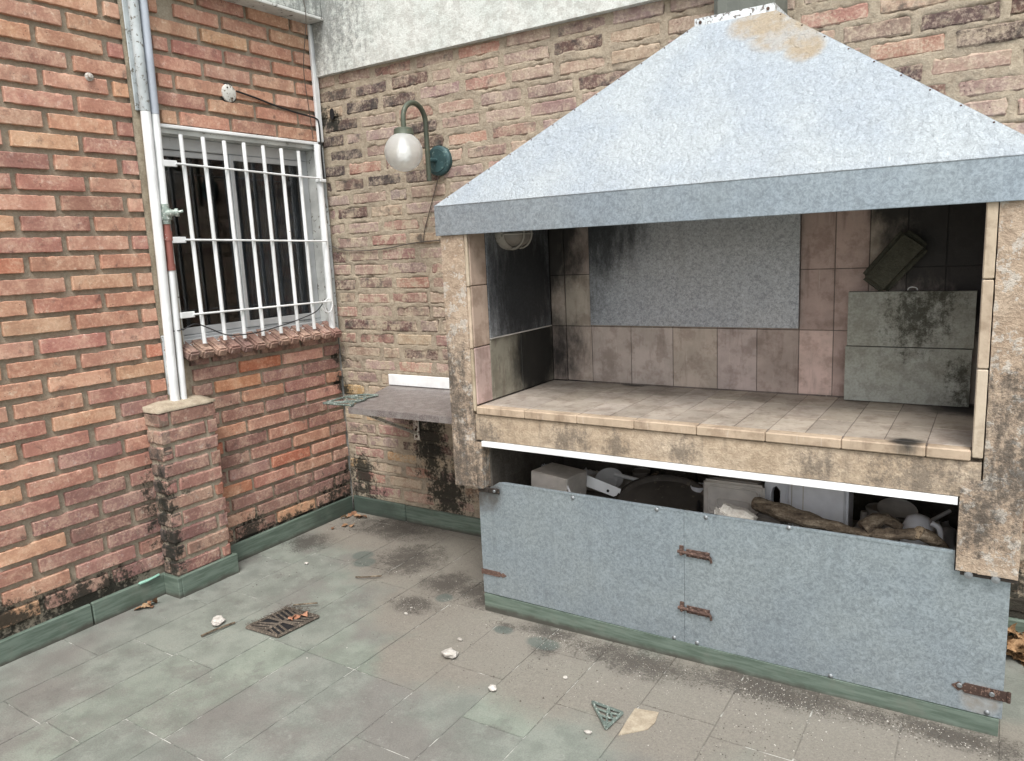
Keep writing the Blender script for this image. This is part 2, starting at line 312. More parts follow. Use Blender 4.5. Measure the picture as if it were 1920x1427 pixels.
def floor_mat(name, joint=False):
    n = N(name, .80, spec=.3)
    big = n.noise(2.2, 6, .6); mid = n.noise(9, 6, .65, off=2); f = n.noise(220, 3, .7); sp = n.noise(110, 6, .8, off=5)
    g1, g2 = (.225, .25, .215), (.30, .33, .285)
    c = n.mix(n.mr(mid, .35, .65), g1, g2)
    oi = n.n('ShaderNodeObjectInfo'); c = n.mix(1, c, oi.outputs['Color'], 'MULTIPLY')
    # worn grey-brown traffic film
    film = n.mr(n.m_('ADD', n.m_('MULTIPLY', big, .8), n.m_('MULTIPLY', sp, .2)), .44, .60, 0, .8)
    gb = n.blobs([((.82, -1.35, 0), .30), ((.95, -1.2, 0), .2), ((2.12, -1.32, 0), .30, (.9, 1, 1)), ((.4, -1.45, 0), .35, (1, .7, 1)), ((.3, -.9, 0), .3), ((1.25, -1.28, 0), .18)])
    film = n.m_('MULTIPLY', film, n.mr(gb, .0, .4, 1, .1))
    c = n.mix(film, c, (.225, .212, .195))
    wr = n.noise(5, 7, .75, off=51); c = n.mix(n.mr(wr, .52, .66, 0, .5), c, (.17, .165, .15)); c = n.mix(n.mr(n.noise(16, 7, .8, off=61), .58, .68, 0, .5), c, (.36, .37, .335))
    # washed-in dirt from the corner to the front of the cabinet
    db = n.blobs([((.35, -.15, 0), .42, (.8, 1, 1)), ((.9, -.35, 0), .50), ((1.25, -.75, 0), .38), ((1.6, -.95, 0), .40), ((2.0, -.95, 0), .38), ((2.45, -.95, 0), .42), ((2.95, -.9, 0), .45), ((3.4, -.9, 0), .4), ((1.45, -1.1, 0), .25), ((2.35, -1.12, 0), .16)])
    dv_ = n.m_('ADD', db, n.m_('MULTIPLY', n.m_('SUBTRACT', mid, .5), .55))
    dm = n.m_('MULTIPLY', n.mr(dv_, .0, .42), .90)
    c = n.mix(dm, c, n.mix(n.mr(sp, .30, .70), (.23, .21, .18), (.32, .295, .25)))
    # dark damp and soot patches
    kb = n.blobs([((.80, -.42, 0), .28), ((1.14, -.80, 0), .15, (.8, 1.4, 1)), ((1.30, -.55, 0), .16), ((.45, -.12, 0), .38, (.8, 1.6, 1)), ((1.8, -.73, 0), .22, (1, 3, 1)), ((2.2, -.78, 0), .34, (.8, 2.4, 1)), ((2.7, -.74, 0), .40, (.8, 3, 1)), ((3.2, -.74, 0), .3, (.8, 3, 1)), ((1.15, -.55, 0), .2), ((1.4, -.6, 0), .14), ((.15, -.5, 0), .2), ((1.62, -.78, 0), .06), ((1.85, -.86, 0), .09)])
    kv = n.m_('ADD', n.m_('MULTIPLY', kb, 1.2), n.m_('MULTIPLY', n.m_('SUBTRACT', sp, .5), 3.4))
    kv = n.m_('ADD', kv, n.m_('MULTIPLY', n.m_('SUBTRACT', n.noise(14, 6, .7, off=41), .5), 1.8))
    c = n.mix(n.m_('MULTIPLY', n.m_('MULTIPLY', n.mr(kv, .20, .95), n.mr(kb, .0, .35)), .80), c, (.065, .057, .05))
    # bare green tide marks inside the dirt
    tb = n.blobs([((1.62, -.80, 0), .07, (1, 1.6, 1)), ((1.82, -.82, 0), .10, (1, 1.6, 1)), ((.55, -.50, 0), .08), ((.62, -.56, 0), .08), ((1.22, -.68, 0), .06)])
    c = n.mix(n.mr(n.m_('ADD', tb, n.m_('MULTIPLY', n.m_('SUBTRACT', mid, .5), .4)), .15, .45, 0, .7), c, (.115, .145, .13))
    c = n.mix(n.mr(sp, .66, .72, 0, .5), c, (.34, .33, .29))
    c = n.mix(n.mr(f, .34, .62, 0, .5), n.mix(1, c, (.68, .68, .68), 'MULTIPLY'), c)
    if joint:
        w = n.noise(7, 6, .7, off=11)
        c = n.mix(n.mr(w, .50, .62), n.mix(1, c, (.78, .78, .78), 'MULTIPLY'), (.50, .50, .46))
    n.col(c)
    n.rough(n.mr(mid, .3, .7, .62, .88))
    n.bump(n.m_('ADD', n.m_('MULTIPLY', f, .5), n.m_('ADD', mid, n.m_('MULTIPLY', sp, .8))), .5, .003)
    return n.m
MAT['floor'] = floor_mat('worn_green_floor_paint'); MAT['joint'] = floor_mat('floor_joint_fill', True)

def green_skirting(name):
    n = N(name, .6, spec=.4)
    st = n.noise(1, 6, .7, vec=n.scale(n.P, (6, 6, 60))); mid = n.noise(12, 5, .65, off=3)
    c = n.mix(n.mr(st, .35, .65), (.085, .118, .092), (.15, .195, .16))
    c = n.mix(n.mr(mid, .50, .70, 0, .55), c, (.15, .17, .14))
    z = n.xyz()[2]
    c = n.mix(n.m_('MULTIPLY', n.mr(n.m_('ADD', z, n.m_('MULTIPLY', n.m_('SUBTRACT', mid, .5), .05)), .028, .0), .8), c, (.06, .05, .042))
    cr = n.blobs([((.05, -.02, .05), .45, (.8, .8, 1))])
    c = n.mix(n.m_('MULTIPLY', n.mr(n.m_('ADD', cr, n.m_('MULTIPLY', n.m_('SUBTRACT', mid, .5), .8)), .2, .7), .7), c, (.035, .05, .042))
    n.col(c); n.bump(n.m_('ADD', st, mid), .4, .0015)
    return n.m
MAT['skirting'] = green_skirting('dark_green_skirting_paint')

def granite():
    n = N('speckled_granite', .5, spec=.4)
    v = n.noise(260, 2, .6); w = n.noise(20, 4, .6, off=3)
    c = n.ramp(v, [(.35, (.03, .027, .027)), (.5, (.14, .115, .11)), (.64, (.27, .23, .22))])
    c = n.mix(n.mr(w, .40, .7, .2, .75), c, (.27, .255, .24))
    n.col(c); n.bump(v, .1, .0005); return n.m
MAT['granite'] = granite()

def wood():
    n = N('barky_branch_wood', .85)
    v = n.noise(1, 6, .7, vec=n.scale(n.P, (8, 45, 45))); w = n.noise(25, 4, .6)
    c = n.ramp(n.m_('ADD', n.m_('MULTIPLY', v, .6), n.m_('MULTIPLY', n.noise(60, 6, .8, off=4), .4)), [(.36, (.03, .022, .016)), (.5, (.15, .115, .08)), (.62, (.36, .30, .22))])
    n.col(c); n.bump(n.m_('ADD', v, n.m_('ADD', w, n.noise(90, 4, .7))), 1.0, .01); return n.m
MAT['wood'] = wood()

def leafm():
    n = N('dry_leaf', .8)
    oi = n.n('ShaderNodeObjectInfo')
    c = n.mix(n.mr(n.noise(60, 4, .6), .35, .65), n.mix(1, oi.outputs['Color'], (.55, .5, .45), 'MULTIPLY'), oi.outputs['Color'])
    n.col(c); return n.m
MAT['leaf'] = leafm()

def glass(name, tint, rough):
    n = N(name, rough, 0, .5); n.col(tint); return n.m
MAT['pane'] = glass('dark_window_glass', (.010, .011, .013), .08)
g = N('frosted_lamp_glass', .30, 0, .5); g.col((.93, .95, .93)); g.b.inputs['Transmission Weight'].default_value = .70; g.b.inputs['IOR'].default_value = 1.25
vv = g.noise(55, 3, .6); g.bump(vv, .5, .003)
MAT['globe'] = g.m
g2 = N('clouded_lens_glass', .35, 0, .5); g2.col((.20, .18, .16)); MAT['lens'] = g2.m

# ------------------------------------------------------------------ object helpers
def vfbm(x, y, sc, seed=0, octv=4):
    """numpy value-noise fbm, about -1..1"""
    tot = np.zeros_like(x, dtype=float); amp = 1.0; s = sc; norm = 0
    for o in range(octv):
        X = x * s + seed * 13.7 + o * 31.1; Y = y * s + seed * 7.3 + o * 17.9
        xi = np.floor(X).astype(np.int64); yi = np.floor(Y).astype(np.int64); fx = X - xi; fy = Y - yi
        fx = fx * fx * (3 - 2 * fx); fy = fy * fy * (3 - 2 * fy)
        def h(a, b):
            v = (a * 374761393 + b * 668265263 + seed * 144665 + o * 9176) & 0xffffffff
            v = ((v ^ (v >> 13)) * 1274126177) & 0xffffffff
            return ((v ^ (v >> 16)) & 0xffff) / 32767.5 - 1
        v = (h(xi, yi) * (1 - fx) + h(xi + 1, yi) * fx) * (1 - fy) + (h(xi, yi + 1) * (1 - fx) + h(xi + 1, yi + 1) * fx) * fy
        tot += v * amp; norm += amp; amp *= .55; s *= 2.03
    return tot / norm

def mesh(name, V, F, smooth=False):
    me = bpy.data.meshes.new(name); me.from_pydata([tuple(v) for v in V], [], [tuple(f) for f in F]); me.update()
    if smooth: me.shade_smooth()
    return me

def link(name, me, mat, parent=None, loc=None, rot=None, color=None, label=None):
    o = bpy.data.objects.new(name, me); COL.objects.link(o)
    if mat is not None and len(me.materials) == 0: me.materials.append(MAT[mat] if isinstance(mat, str) else mat)
    if loc is not None: o.location = loc
    if rot is not None: o.rotation_euler = rot
    if parent is not None:
        o.parent = parent; o.matrix_parent_inverse = PINV[parent.name]
    if color is not None: o.color = color
    if label: o['label'] = label
    return o

PINV = {}
def reg(o, loc=(0, 0, 0)):
    p = o.parent
    if o.type == 'EMPTY' or p is None:
        PINV[o.name] = Matrix.LocRotScale(o.location, o.rotation_euler, None).inverted()
    return o
def thing(name, label, cat, loc=(0, 0, 0), group=None):
    o = bpy.data.objects.new(name, None); COL.objects.link(o); o.location = loc; o.empty_display_size = .1
    o['label'] = label; o['category'] = cat
    if group: o['group'] = group
    PINV[o.name] = Matrix.Translation(loc).inverted()
    return o
def tag(o, label, cat, group=None):
    o['label'] = label; o['category'] = cat
    if group: o['group'] = group
    return o
def sub(o):
    """make a mesh part (mesh in world coordinates) usable as a parent"""
    PINV[o.name] = Matrix.Identity(4)
    return o
def subparent(name, me, mat, part, **k):
    """sub-part of a part whose mesh is in world coordinates"""
    o = link(name, me, mat, None, **k); o.parent = part; o.matrix_parent_inverse = Matrix.Identity(4)
    return o

class MB:
    def __init__(s): s.v = []; s.f = []
    def add(s, V, F):
        k = len(s.v); s.v += [tuple(v) for v in V]; s.f += [tuple(i + k for i in f) for f in F]; return s
    def box(s, x0, x1, y0, y1, z0, z1, b=0.0, T=None):
        if b <= 0:
            V = [(x, y, z) for x in (x0, x1) for y in (y0, y1) for z in (z0, z1)]
            F = [(0, 1, 3, 2), (4, 6, 7, 5), (0, 4, 5, 1), (2, 3, 7, 6), (0, 2, 6, 4), (1, 5, 7, 3)]
        else:
            b = min(b, (x1 - x0) * .45, (y1 - y0) * .45, (z1 - z0) * .45)
            V = []; idx = {}
            for i, x in enumerate((x0, x1)):
                for j, y in enumerate((y0, y1)):
                    for k, z in enumerate((z0, z1)):
                        sx, sy, sz = (1, -1)[i], (1, -1)[j], (1, -1)[k]
                        idx[i, j, k, 0] = len(V); V.append((x, y + sy * b, z + sz * b))
                        idx[i, j, k, 1] = len(V); V.append((x + sx * b, y, z + sz * b))
                        idx[i, j, k, 2] = len(V); V.append((x + sx * b, y + sy * b, z))
            F = []
            for i in (0, 1): F.append([idx[i, 0, 0, 0], idx[i, 1, 0, 0], idx[i, 1, 1, 0], idx[i, 0, 1, 0]])
            for j in (0, 1): F.append([idx[0, j, 0, 1], idx[1, j, 0, 1], idx[1, j, 1, 1], idx[0, j, 1, 1]])
            for k in (0, 1): F.append([idx[0, 0, k, 2], idx[1, 0, k, 2], idx[1, 1, k, 2], idx[0, 1, k, 2]])
            for j in (0, 1):
                for k in (0, 1): F.append([idx[0, j, k, 1], idx[1, j, k, 1], idx[1, j, k, 2], idx[0, j, k, 2]])
            for i in (0, 1):
                for k in (0, 1): F.append([idx[i, 0, k, 0], idx[i, 1, k, 0], idx[i, 1, k, 2], idx[i, 0, k, 2]])
            for i in (0, 1):
                for j in (0, 1): F.append([idx[i, j, 0, 0], idx[i, j, 1, 0], idx[i, j, 1, 1], idx[i, j, 0, 1]])
            for i in (0, 1):
                for j in (0, 1):
                    for k in (0, 1): F.append([idx[i, j, k, 0], idx[i, j, k, 1], idx[i, j, k, 2]])
        if T is not None: V = [T @ Vector(v) for v in V]
        return s.add(V, F)
    def tube(s, pts, r, n=8, caps=True, flat=1.0):
        P = [Vector(p) for p in pts]; rs = r if isinstance(r, (list, tuple)) else [r] * len(P)
        V = []; F = []; up = None
        for i, p in enumerate(P):
            d = (P[min(i + 1, len(P) - 1)] - P[max(i - 1, 0)]).normalized()
            if up is None: up = Vector((0, 0, 1)) if abs(d.z) < .9 else Vector((1, 0, 0))
            a = d.cross(up).normalized(); b = a.cross(d).normalized(); up = b
            for k in range(n):
                t = 2 * math.pi * k / n; V.append(p + a * math.cos(t) * rs[i] + b * math.sin(t) * rs[i] * flat)
        for i in range(len(P) - 1):
            for k in range(n): F.append((i * n + k, i * n + (k + 1) % n, (i + 1) * n + (k + 1) % n, (i + 1) * n + k))
        if caps: F.append(tuple(range(n - 1, -1, -1))); F.append(tuple((len(P) - 1) * n + k for k in range(n)))
        return s.add(V, F)
    def lathe(s, prof, T, n=24):
        V = []; F = []
        for (r, z) in prof:
            for k in range(n): t = 2 * math.pi * k / n; V.append(T @ Vector((r * math.cos(t), r * math.sin(t), z)))
        for i in range(len(prof) - 1):
            for k in range(n): F.append((i * n + k, i * n + (k + 1) % n, (i + 1) * n + (k + 1) % n, (i + 1) * n + k))
        if prof[0][0] > 1e-5: F.append(tuple(range(n - 1, -1, -1)))
        if prof[-1][0] > 1e-5: F.append(tuple((len(prof) - 1) * n + k for k in range(n)))
        return s.add(V, F)
    def prism(s, poly, fn0, fn1):
        """extrude a 2-D polygon between two maps into space"""
        k = len(poly); V = [fn0(*p) for p in poly] + [fn1(*p) for p in poly]
        F = [tuple(range(k)), tuple(range(2 * k - 1, k - 1, -1))] + [(i, k + i, k + (i + 1) % k, (i + 1) % k) for i in range(k)]
        return s.add(V, F)
    def me(s, name='m', smooth=False):
        me = mesh(name, s.v, s.f)
        bm = bmesh.new(); bm.from_mesh(me); bmesh.ops.recalc_face_normals(bm, faces=bm.faces); bm.to_mesh(me); bm.free()
        if smooth: me.shade_auto_smooth(angle=math.radians(40)) if hasattr(me, 'shade_auto_smooth') else me.shade_smooth()
        return me
def smooth_by_angle(me, ang=40):
    me.shade_smooth()
    bm = bmesh.new(); bm.from_mesh(me)
    for e in bm.edges:
        if len(e.link_faces) == 2 and e.calc_face_angle(0) > math.radians(ang): e.smooth = False
    bm.to_mesh(me); bm.free(); return me
def B(x0, x1, y0, y1, z0, z1, b=.003, T=None): return MB().box(x0, x1, y0, y1, z0, z1, b, T).me()
def tubeme(pts, r, n=8, **k): return smooth_by_angle(MB().tube(pts, r, n, **k).me())
def aim(p, d):  # frame at p with local Z along d
    return Matrix.Translation(p) @ Vector(d).to_track_quat('Z', 'Y').to_matrix().to_4x4()
def spline(ctrl, m=6):
    P = [Vector(c) for c in ctrl]; out = []
    for i in range(len(P) - 1):
        a = P[max(i - 1, 0)]; b = P[i]; c = P[i + 1]; d = P[min(i + 2, len(P) - 1)]
        for k in range(m):
            t = k / m; out.append(.5 * ((2 * b) + (c - a) * t + (2 * a - 5 * b + 4 * c - d) * t * t + (3 * b - a - 3 * c + d) * t ** 3))
    out.append(P[-1]); return out

# ------------------------------------------------------------------ bricks
def brick_mesh(seed, L, H, D=.05, crisp=True):
    """front face towards -Y at y=0, body into +Y, origin at lower left front"""
    r = random.Random(seed); nx, nz = max(5, int(L / .014)), 6
    ox = r.uniform(0, 99); rag = .004 if crisp else .008; edge = .0022 if crisp else .006
    V = []; F = []
    c1 = r.uniform(.004, .014) if r.random() < .45 else 0; c2 = r.uniform(.004, .012) if r.random() < .4 else 0; cx2 = r.uniform(.02, L - .02)
    for j in range(nz + 1):
        for i in range(nx + 1):
            u, w = i / nx, j / nz
            # cosine spacing towards borders
            uu = u; ww = w if j in (0, nz) else (edge / H if j == 1 else (1 - edge / H if j == nz - 1 else (j - 1) / (nz - 2)))
            if i == 1: uu = edge / L
            if i == nx - 1: uu = 1 - edge / L
            x, z = uu * L, ww * H
            nn = noise.noise(Vector((x * 40 + ox, z * 40, 0))); n2 = noise.noise(Vector((x * 14 + ox, z * 14, 5)))
            y = -nn * .0008 - n2 * (.0008 if crisp else .0025)
            if i in (0, nx): y += edge * .8; x += (noise.noise(Vector((ox, z * 45, 1 + i))) * rag)
            if j in (0, nz): y += edge * .8; z += (noise.noise(Vector((x * 45 + ox, j, 3))) * rag)
            if c1 and j == 0 and x < .04: z += c1 * (1 - x / .04)
            if c2 and j == nz and abs(x - cx2) < .03: z -= c2 * (1 - abs(x - cx2) / .03)
            V.append((x, y, z))
    W = nx + 1
    for j in range(nz):
        for i in range(nx): F.append((j * W + i, j * W + i + 1, (j + 1) * W + i + 1, (j + 1) * W + i))
    ring = [i for i in range(W)] + [j * W + nx for j in range(1, nz + 1)] + [nz * W + i for i in range(nx - 1, -1, -1)] + [j * W for j in range(nz - 1, 0, -1)]
    k = len(V)
    for q in ring: V.append((V[q][0], D, V[q][2]))
    m = len(ring)
    for a in range(m): F.append((ring[a], k + a, k + (a + 1) % m, ring[(a + 1) % m]))
    me = mesh('brick', V, F); smooth_by_angle(me, 28); return me
LIB = {}
def brick_lib(L, H, crisp, kind):
    Lq = min((.035, .065, .09, .115, .15, .19, .225, .262), key=lambda q: abs(q - L))
    key = (Lq, crisp, kind, rnd.randrange(10 if Lq > .2 else 3))
    if key not in LIB:
        LIB[key] = brick_mesh(hash((Lq, key[3], crisp)) & 0xffff, Lq, .058, crisp=crisp)
        LIB[key].materials.append(MAT[kind])
    return LIB[key], L / Lq, H / .058

def jit(c, v=.10):
    k = 1 + rnd.uniform(-v, v)
    return tuple(max(.01, q * k * (1 + rnd.uniform(-.04, .04))) for q in c)
ORANGE = [(0.6534, 0.374, 0.255), (0.6138, 0.342, 0.238), (0.6435, 0.374, 0.273), (0.5544, 0.289, 0.22), (0.693, 0.428, 0.278), (0.5148, 0.278, 0.22), (0.6534, 0.396, 0.29), (0.6237, 0.353, 0.249)]
MAUVE = [(.42, .25, .205), (.37, .225, .19), (.46, .255, .20), (.33, .20, .17), (.43, .27, .22)]
HOT = [(.62, .25, .15), (.60, .27, .17), (.64, .33, .19)]
OLD = [(.43, .32, .27), (.46, .35, .30), (.40, .30, .255), (.48, .36, .285), (.42, .31, .28), (.44, .28, .235), (.50, .40, .29), (.40, .33, .29)]
OLDDARK = [(.13, .095, .085), (.16, .11, .10), (.10, .08, .075)]

def place_brick(parent, axis, a0, a1, z0, h, c, soot=1.0, kind='brick', crisp=True, face=0.0):
    L = a1 - a0
    me, sx, sz = brick_lib(L, h, crisp, kind)
    if axis == 'L':   # left wall, facing +X, runs along +Y
        o = link('brick', me, None, parent, (face, a0, z0), (0, 0, math.pi / 2), c + (soot,))
    elif axis == 'B':
        o = link('brick', me, None, parent, (a0, -face, z0), (0, 0, 0), c + (soot,))
    o.scale = (sx, 1, sz)
    o.rotation_euler.y = rnd.uniform(-.004, .004)
    return o

def grid_wall(name, axis, a0, a1, z0, z1, step, hf, mat, parent, hole=None, base=0.0, back=None):
    """mortar face as a relief; hf(A,Z)->out distance"""
    na = max(2, int(round((a1 - a0) / step))); nz = max(2, int(round((z1 - z0) / step)))
    A, Z = np.meshgrid(np.linspace(a0, a1, na + 1), np.linspace(z0, z1, nz + 1))
    H = hf(A, Z) + base
    if axis == 'L': V = np.stack([H, A, Z], -1).reshape(-1, 3)
    else: V = np.stack([A, -H, Z], -1).reshape(-1, 3)
    I = (np.arange(nz)[:, None] * (na + 1) + np.arange(na)[None, :])
    F = np.stack([I, I + 1, I + na + 2, I + na + 1], -1)
    if hole:
        ca = (A[:-1, :-1] + A[1:, 1:]) / 2; cz = (Z[:-1, :-1] + Z[1:, 1:]) / 2
        keep = ~((ca > hole[0]) & (ca < hole[1]) & (cz > hole[2]) & (cz < hole[3]))
        F = F[keep]
    F = F.reshape(-1, 4)
    me = bpy.data.meshes.new(name)
    me.vertices.add(len(V)); me.vertices.foreach_set('co', V.astype(np.float32).ravel())
    me.loops.add(len(F) * 4); me.loops.foreach_set('vertex_index', F.astype(np.int32).ravel())
    me.polygons.add(len(F)); me.polygons.foreach_set('loop_start', np.arange(0, len(F) * 4, 4, dtype=np.int32)); me.polygons.foreach_set('loop_total', np.full(len(F), 4, dtype=np.int32))
    me.update(calc_edges=True); me.shade_smooth()
    return link(name, me, mat, parent)

# ------------------------------------------------------------------ ground and floor
def fz(x, y):
    t = min(1, max(0, -y / .5)); t = t * t * (3 - 2 * t)
    px = [(0, 0), (.3, -.0), (1.45, -.014), (2.4, 0), (3.33, .016), (9, .02)]
    for (a, va), (b, vb) in zip(px, px[1:]):
        if a <= x <= b: return (va + (vb - va) * (x - a) / (b - a)) * t
    return 0
o = link('ground', MB().box(-60, 60, -60, 60, -.5, -.05).me(), 'board'); o['kind'] = 'structure'
# joint bed under the tiles, follows the fall of the floor
NX, NY = 60, 60; V = []; F = []
for j in range(NY + 1):
    for i in range(NX + 1):
        x = -.2 + 6.4 * i / NX; y = -5.2 + 5.4 * j / NY; V.append((x, y, fz(max(0, x), y) - .0016))
for j in range(NY):
    for i in range(NX): q = j * (NX + 1) + i; F.append((q, q + 1, q + NX + 2, q + NX + 1))
floor = link('floor', mesh('floor', V, F, True), 'joint'); floor['kind'] = 'structure'; sub(floor)
XS = [.02, .30, .565, .80, 1.02, 1.28, 1.575, 1.82, 2.065, 2.32, 2.575, 2.825, 3.08, 3.335, 3.59, 3.845, 4.1, 4.36, 4.6]
OFFY = [-.25, -.60, -1.585, -1.315, -1.315, -1.315, -1.61, -1.36, -1.15, -1.52, -1.08, -1.07, -.95, -1.3, -1.1, -1.4, -1.2, -1.3]
ti = 0
for i in range(len(XS) - 1):
    pitch = .50 if i not in (3, 4, 5) else .62
    y0 = OFFY[i]
    while y0 < -.02: y0 += pitch
    yb = y0
    while yb > -4.2:
        ya = yb - pitch
        y1 = min(yb, -.022)
        if y1 - ya > .04 and not (XS[i] > 1.42 and XS[i + 1] < 3.2 and ya > -.66):
            g_ = .0023; d = rnd.uniform(-.0007, .0007)
            m = MB(); xs = (XS[i] + g_, XS[i + 1] - g_); ys = [ya + g_ + (y1 - ya - 2 * g_) * k / 4 for k in range(5)]
            # leave the drain opening
            V = []; F = []
            if XS[i] < .84 and XS[i + 1] > .70 and ya < -1.10 and y1 > -1.30: xs_l = [xs[0], xs[1]]
            for y in ys:
                for x in xs: V.append((x, y, fz(x, y) + d))
            n0 = len(V)
            for y in ys:
                for x in xs: V.append((x, y, fz(x, y) - .02))
            for k in range(4): F += [(2 * k, 2 * k + 1, 2 * k + 3, 2 * k + 2), (n0 + 2 * k, n0 + 2 * k + 2, n0 + 2 * k + 3, n0 + 2 * k + 1), (2 * k, 2 * k + 2, n0 + 2 * k + 2, n0 + 2 * k), (2 * k + 1, n0 + 2 * k + 1, n0 + 2 * k + 3, 2 * k + 3)]
            F += [(0, n0, n0 + 1, 1), (8, 9, n0 + 9, n0 + 8)]
            v = rnd.uniform(.94, 1.04); t_ = link('floor_tile', mesh('floor_tile', V, F), 'floor', None, color=(v, v * rnd.uniform(.97, 1.03), v, 1))
            t_.parent = floor; ti += 1
        yb = ya

# ------------------------------------------------------------------ left brick wall
lw = thing('brick_wall', 'orange brick side wall with tan joints, on the left with the barred window', 'wall', (0, -2, 0))
WIN = (-1.012, -.045, 1.135, 2.155)
mort = grid_wall('mortar', 'L', -4.2, 0.0, .0, 3.3, .014, lambda a, z: vfbm(a, z, 14, 3) * .0022 + vfbm(a, z, 70, 5) * .0012, 'mortar', lw, hole=WIN, base=-.012)
core = MB()
core.box(-.30, -.018, -4.2, WIN[0], 0, 3.3); core.box(-.30, -.018, WIN[1], .25, 0, 3.3)
core.box(-.30, -.018, WIN[0], WIN[1], 0, WIN[2]); core.box(-.30, -.018, WIN[0], WIN[1], WIN[3], 3.3)
link('wall_core', core.me(), 'soffit', lw)
cz = 2.503 - .0815 * 30
courses = [2.503 + .0815 * k for k in range(9, -31, -1)]
def mould_soot(z): return 1.0
for k in range(9, -31, -1):
    z = 2.503 + .0815 * k + (.002 if k % 3 == 0 else 0)
    if z < .085 or z > 3.2: continue
    A = (k % 2 == 0)
    edges = []; y = -1.130
    first = .222 if A else .065
    y1 = y; y0 = y - first
    while y1 > -4.1:
        edges.append((y0, y1)); y1 = y0 - .026 - rnd.uniform(0, .006); y0 = y1 - .262 + rnd.uniform(-.006, .006)
    for (y0, y1) in edges:
        low = z < 1.1 and (rnd.random() < (1.1 - z) * .8 + (.35 if y1 > -1.5 else .0))
        c = jit(rnd.choice(MAUVE if low else ORANGE)); 
        if rnd.random() < .05: c = jit(rnd.choice(HOT))
        place_brick(lw, 'L', y0 + rnd.uniform(-.003, .003), y1 + rnd.uniform(-.002, .002), z + rnd.uniform(-.0015, .0015), .0585, c, 1.0, face=.006 + rnd.uniform(-.001, .003))
# window section, above and below
for k in range(0, 10):
    z = 2.572 - .0800 * k + .24
    if z < 2.15: continue
    A = (k % 2 == 1)
    js = [-1.011, -.735, -.452, -.165, .0] if A else [-.996, -.897, -.608, -.316, 0.]
    for a, b in zip(js, js[1:]):
        if abs(z - 2.652) < .02 and a < -.95: a = -1.0; b = -.93
        if abs(z - 2.652) < .02 and a < -.85 and a > -.93: a = -.87
        place_brick(lw, 'L', a + .014 + rnd.uniform(-.002, .002), b - .014 if b < 0 else -.006, z, .058, jit(rnd.choice(ORANGE[:3] + ORANGE[4:]), .08), 1.0, face=.006 + rnd.uniform(-.001, .003))
for k in range(0, 13):
    z = 1.046 - .0778 * k
    if z < .09: continue
    A = (k % 2 == 1)   # k=1 -> .968
    js = [-.99, -.72, -.438, -.134, 0.] if A else [-1.0, -.875, -.580, -.296, -.012]
    if k >= 4: js = [-.99, -.705, -.42, -.136, 0] if A else [-.99, -.855, -.58, -.295, -.012]
    for a, b in zip(js, js[1:]):
        c = jit(rnd.choice(MAUVE if rnd.random() < .62 else ORANGE), .1)
        if rnd.random() < .10: c = jit(rnd.choice(HOT), .05)
        if k == 2 and a < -.4 and b > -.4 and False: c = HOT[0]
        if k == 0: c = jit(MAUVE[4])
        if b > -.02 and rnd.random() < .4: c = jit(MAUVE[3])
        place_brick(lw, 'L', a + .012, min(b - .012, -.004) if b > -.05 and A else b - .012, z + rnd.uniform(-.001, .001), .056, c, .75 if (k == 0) else 1.0, face=.006 + rnd.uniform(-.001, .003))
link('plaster_strip', grid_wall('tmp', 'L', -1.128, -1.012, .86, 3.3, .012, lambda a, z: vfbm(a, z, 20, 8) * .003, 'plaster_strip', None, base=.0005).data, 'plaster_strip', lw)
bpy.data.objects.remove([q for q in COL.objects if q.name.startswith('tmp')][0])
# skirting boards (painted cement) along the left wall, one length per joint
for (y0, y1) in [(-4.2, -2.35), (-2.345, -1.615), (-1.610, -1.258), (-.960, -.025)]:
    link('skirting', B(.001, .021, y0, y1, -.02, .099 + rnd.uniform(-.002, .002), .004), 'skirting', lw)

# ------------------------------------------------------------------ short brick pier
pier = thing('brick_pier', 'short mauve brick pier with mortar cap below the white pipes', 'pier', (.06, -1.11, 0))
PX, PY0, PY1 = .114, -1.256, -.9625
link('pier_core', B(.0, PX - .008, PY0 + .008, PY1 - .008, 0, .883, .002), 'mortar', pier)
for k in range(10):
    z = .098 + .0792 * k; A = k % 2 == 0
    dk = .25 if z < .75 else .85
    # wide face bricks run along Y on face x=PX
    segs = [(PY0, PY1 - .062), (PY1 - .044, PY1)] if A else [(PY0, PY0 + .05), (PY0 + .064, PY1)]
    for (a, b) in segs:
        me, sx, sz = brick_lib(b - a, .060, False if rnd.random() < .5 else True, 'brick')
        o = link('brick', me, None, pier, (PX + rnd.uniform(0, .003), a, z), (0, 0, math.pi / 2), jit(rnd.choice(MAUVE + [(.42, .24, .20), (.48, .22, .16)]), .12) + (.95,)); o.scale = (sx, .9, sz)
    # narrow face looks towards -Y
    segs = [(0.005, .048), (.058, PX)] if A else [(.0, PX)]
    for (a, b) in segs:
        me, sx, sz = brick_lib(b - a, .060, False, 'brick')
        o = link('brick', me, None, pier, (a, PY0 - rnd.uniform(0, .003), z), (0, 0, 0), jit((.26, .19, .155), .15) + (.62 if z < .7 else .9,)); o.scale = (sx, .9, sz)
cap = MB(); 
n_ = 8; V = []; F = []
for j in range(n_ + 1):
    for i in range(n_ + 1):
        u, w = i / n_, j / n_; x = u * (PX + .004); y = PY0 - .004 + w * (PY1 - PY0 + .008)
        e = min(u * 3 + 1, 1) * min(1, (1 - u) * 3) * min(1, w * 5) * min(1, (1 - w) * 5)
        V.append((x, y, .886 + .016 * (1 - u) * 1.0 + .008 * e + noise.noise(Vector((x * 40, y * 40, 2))) * .004))
for j in range(n_):
    for i in range(n_): q = j * (n_ + 1) + i; F.append((q, q + 1, q + n_ + 2, q + n_ + 1))
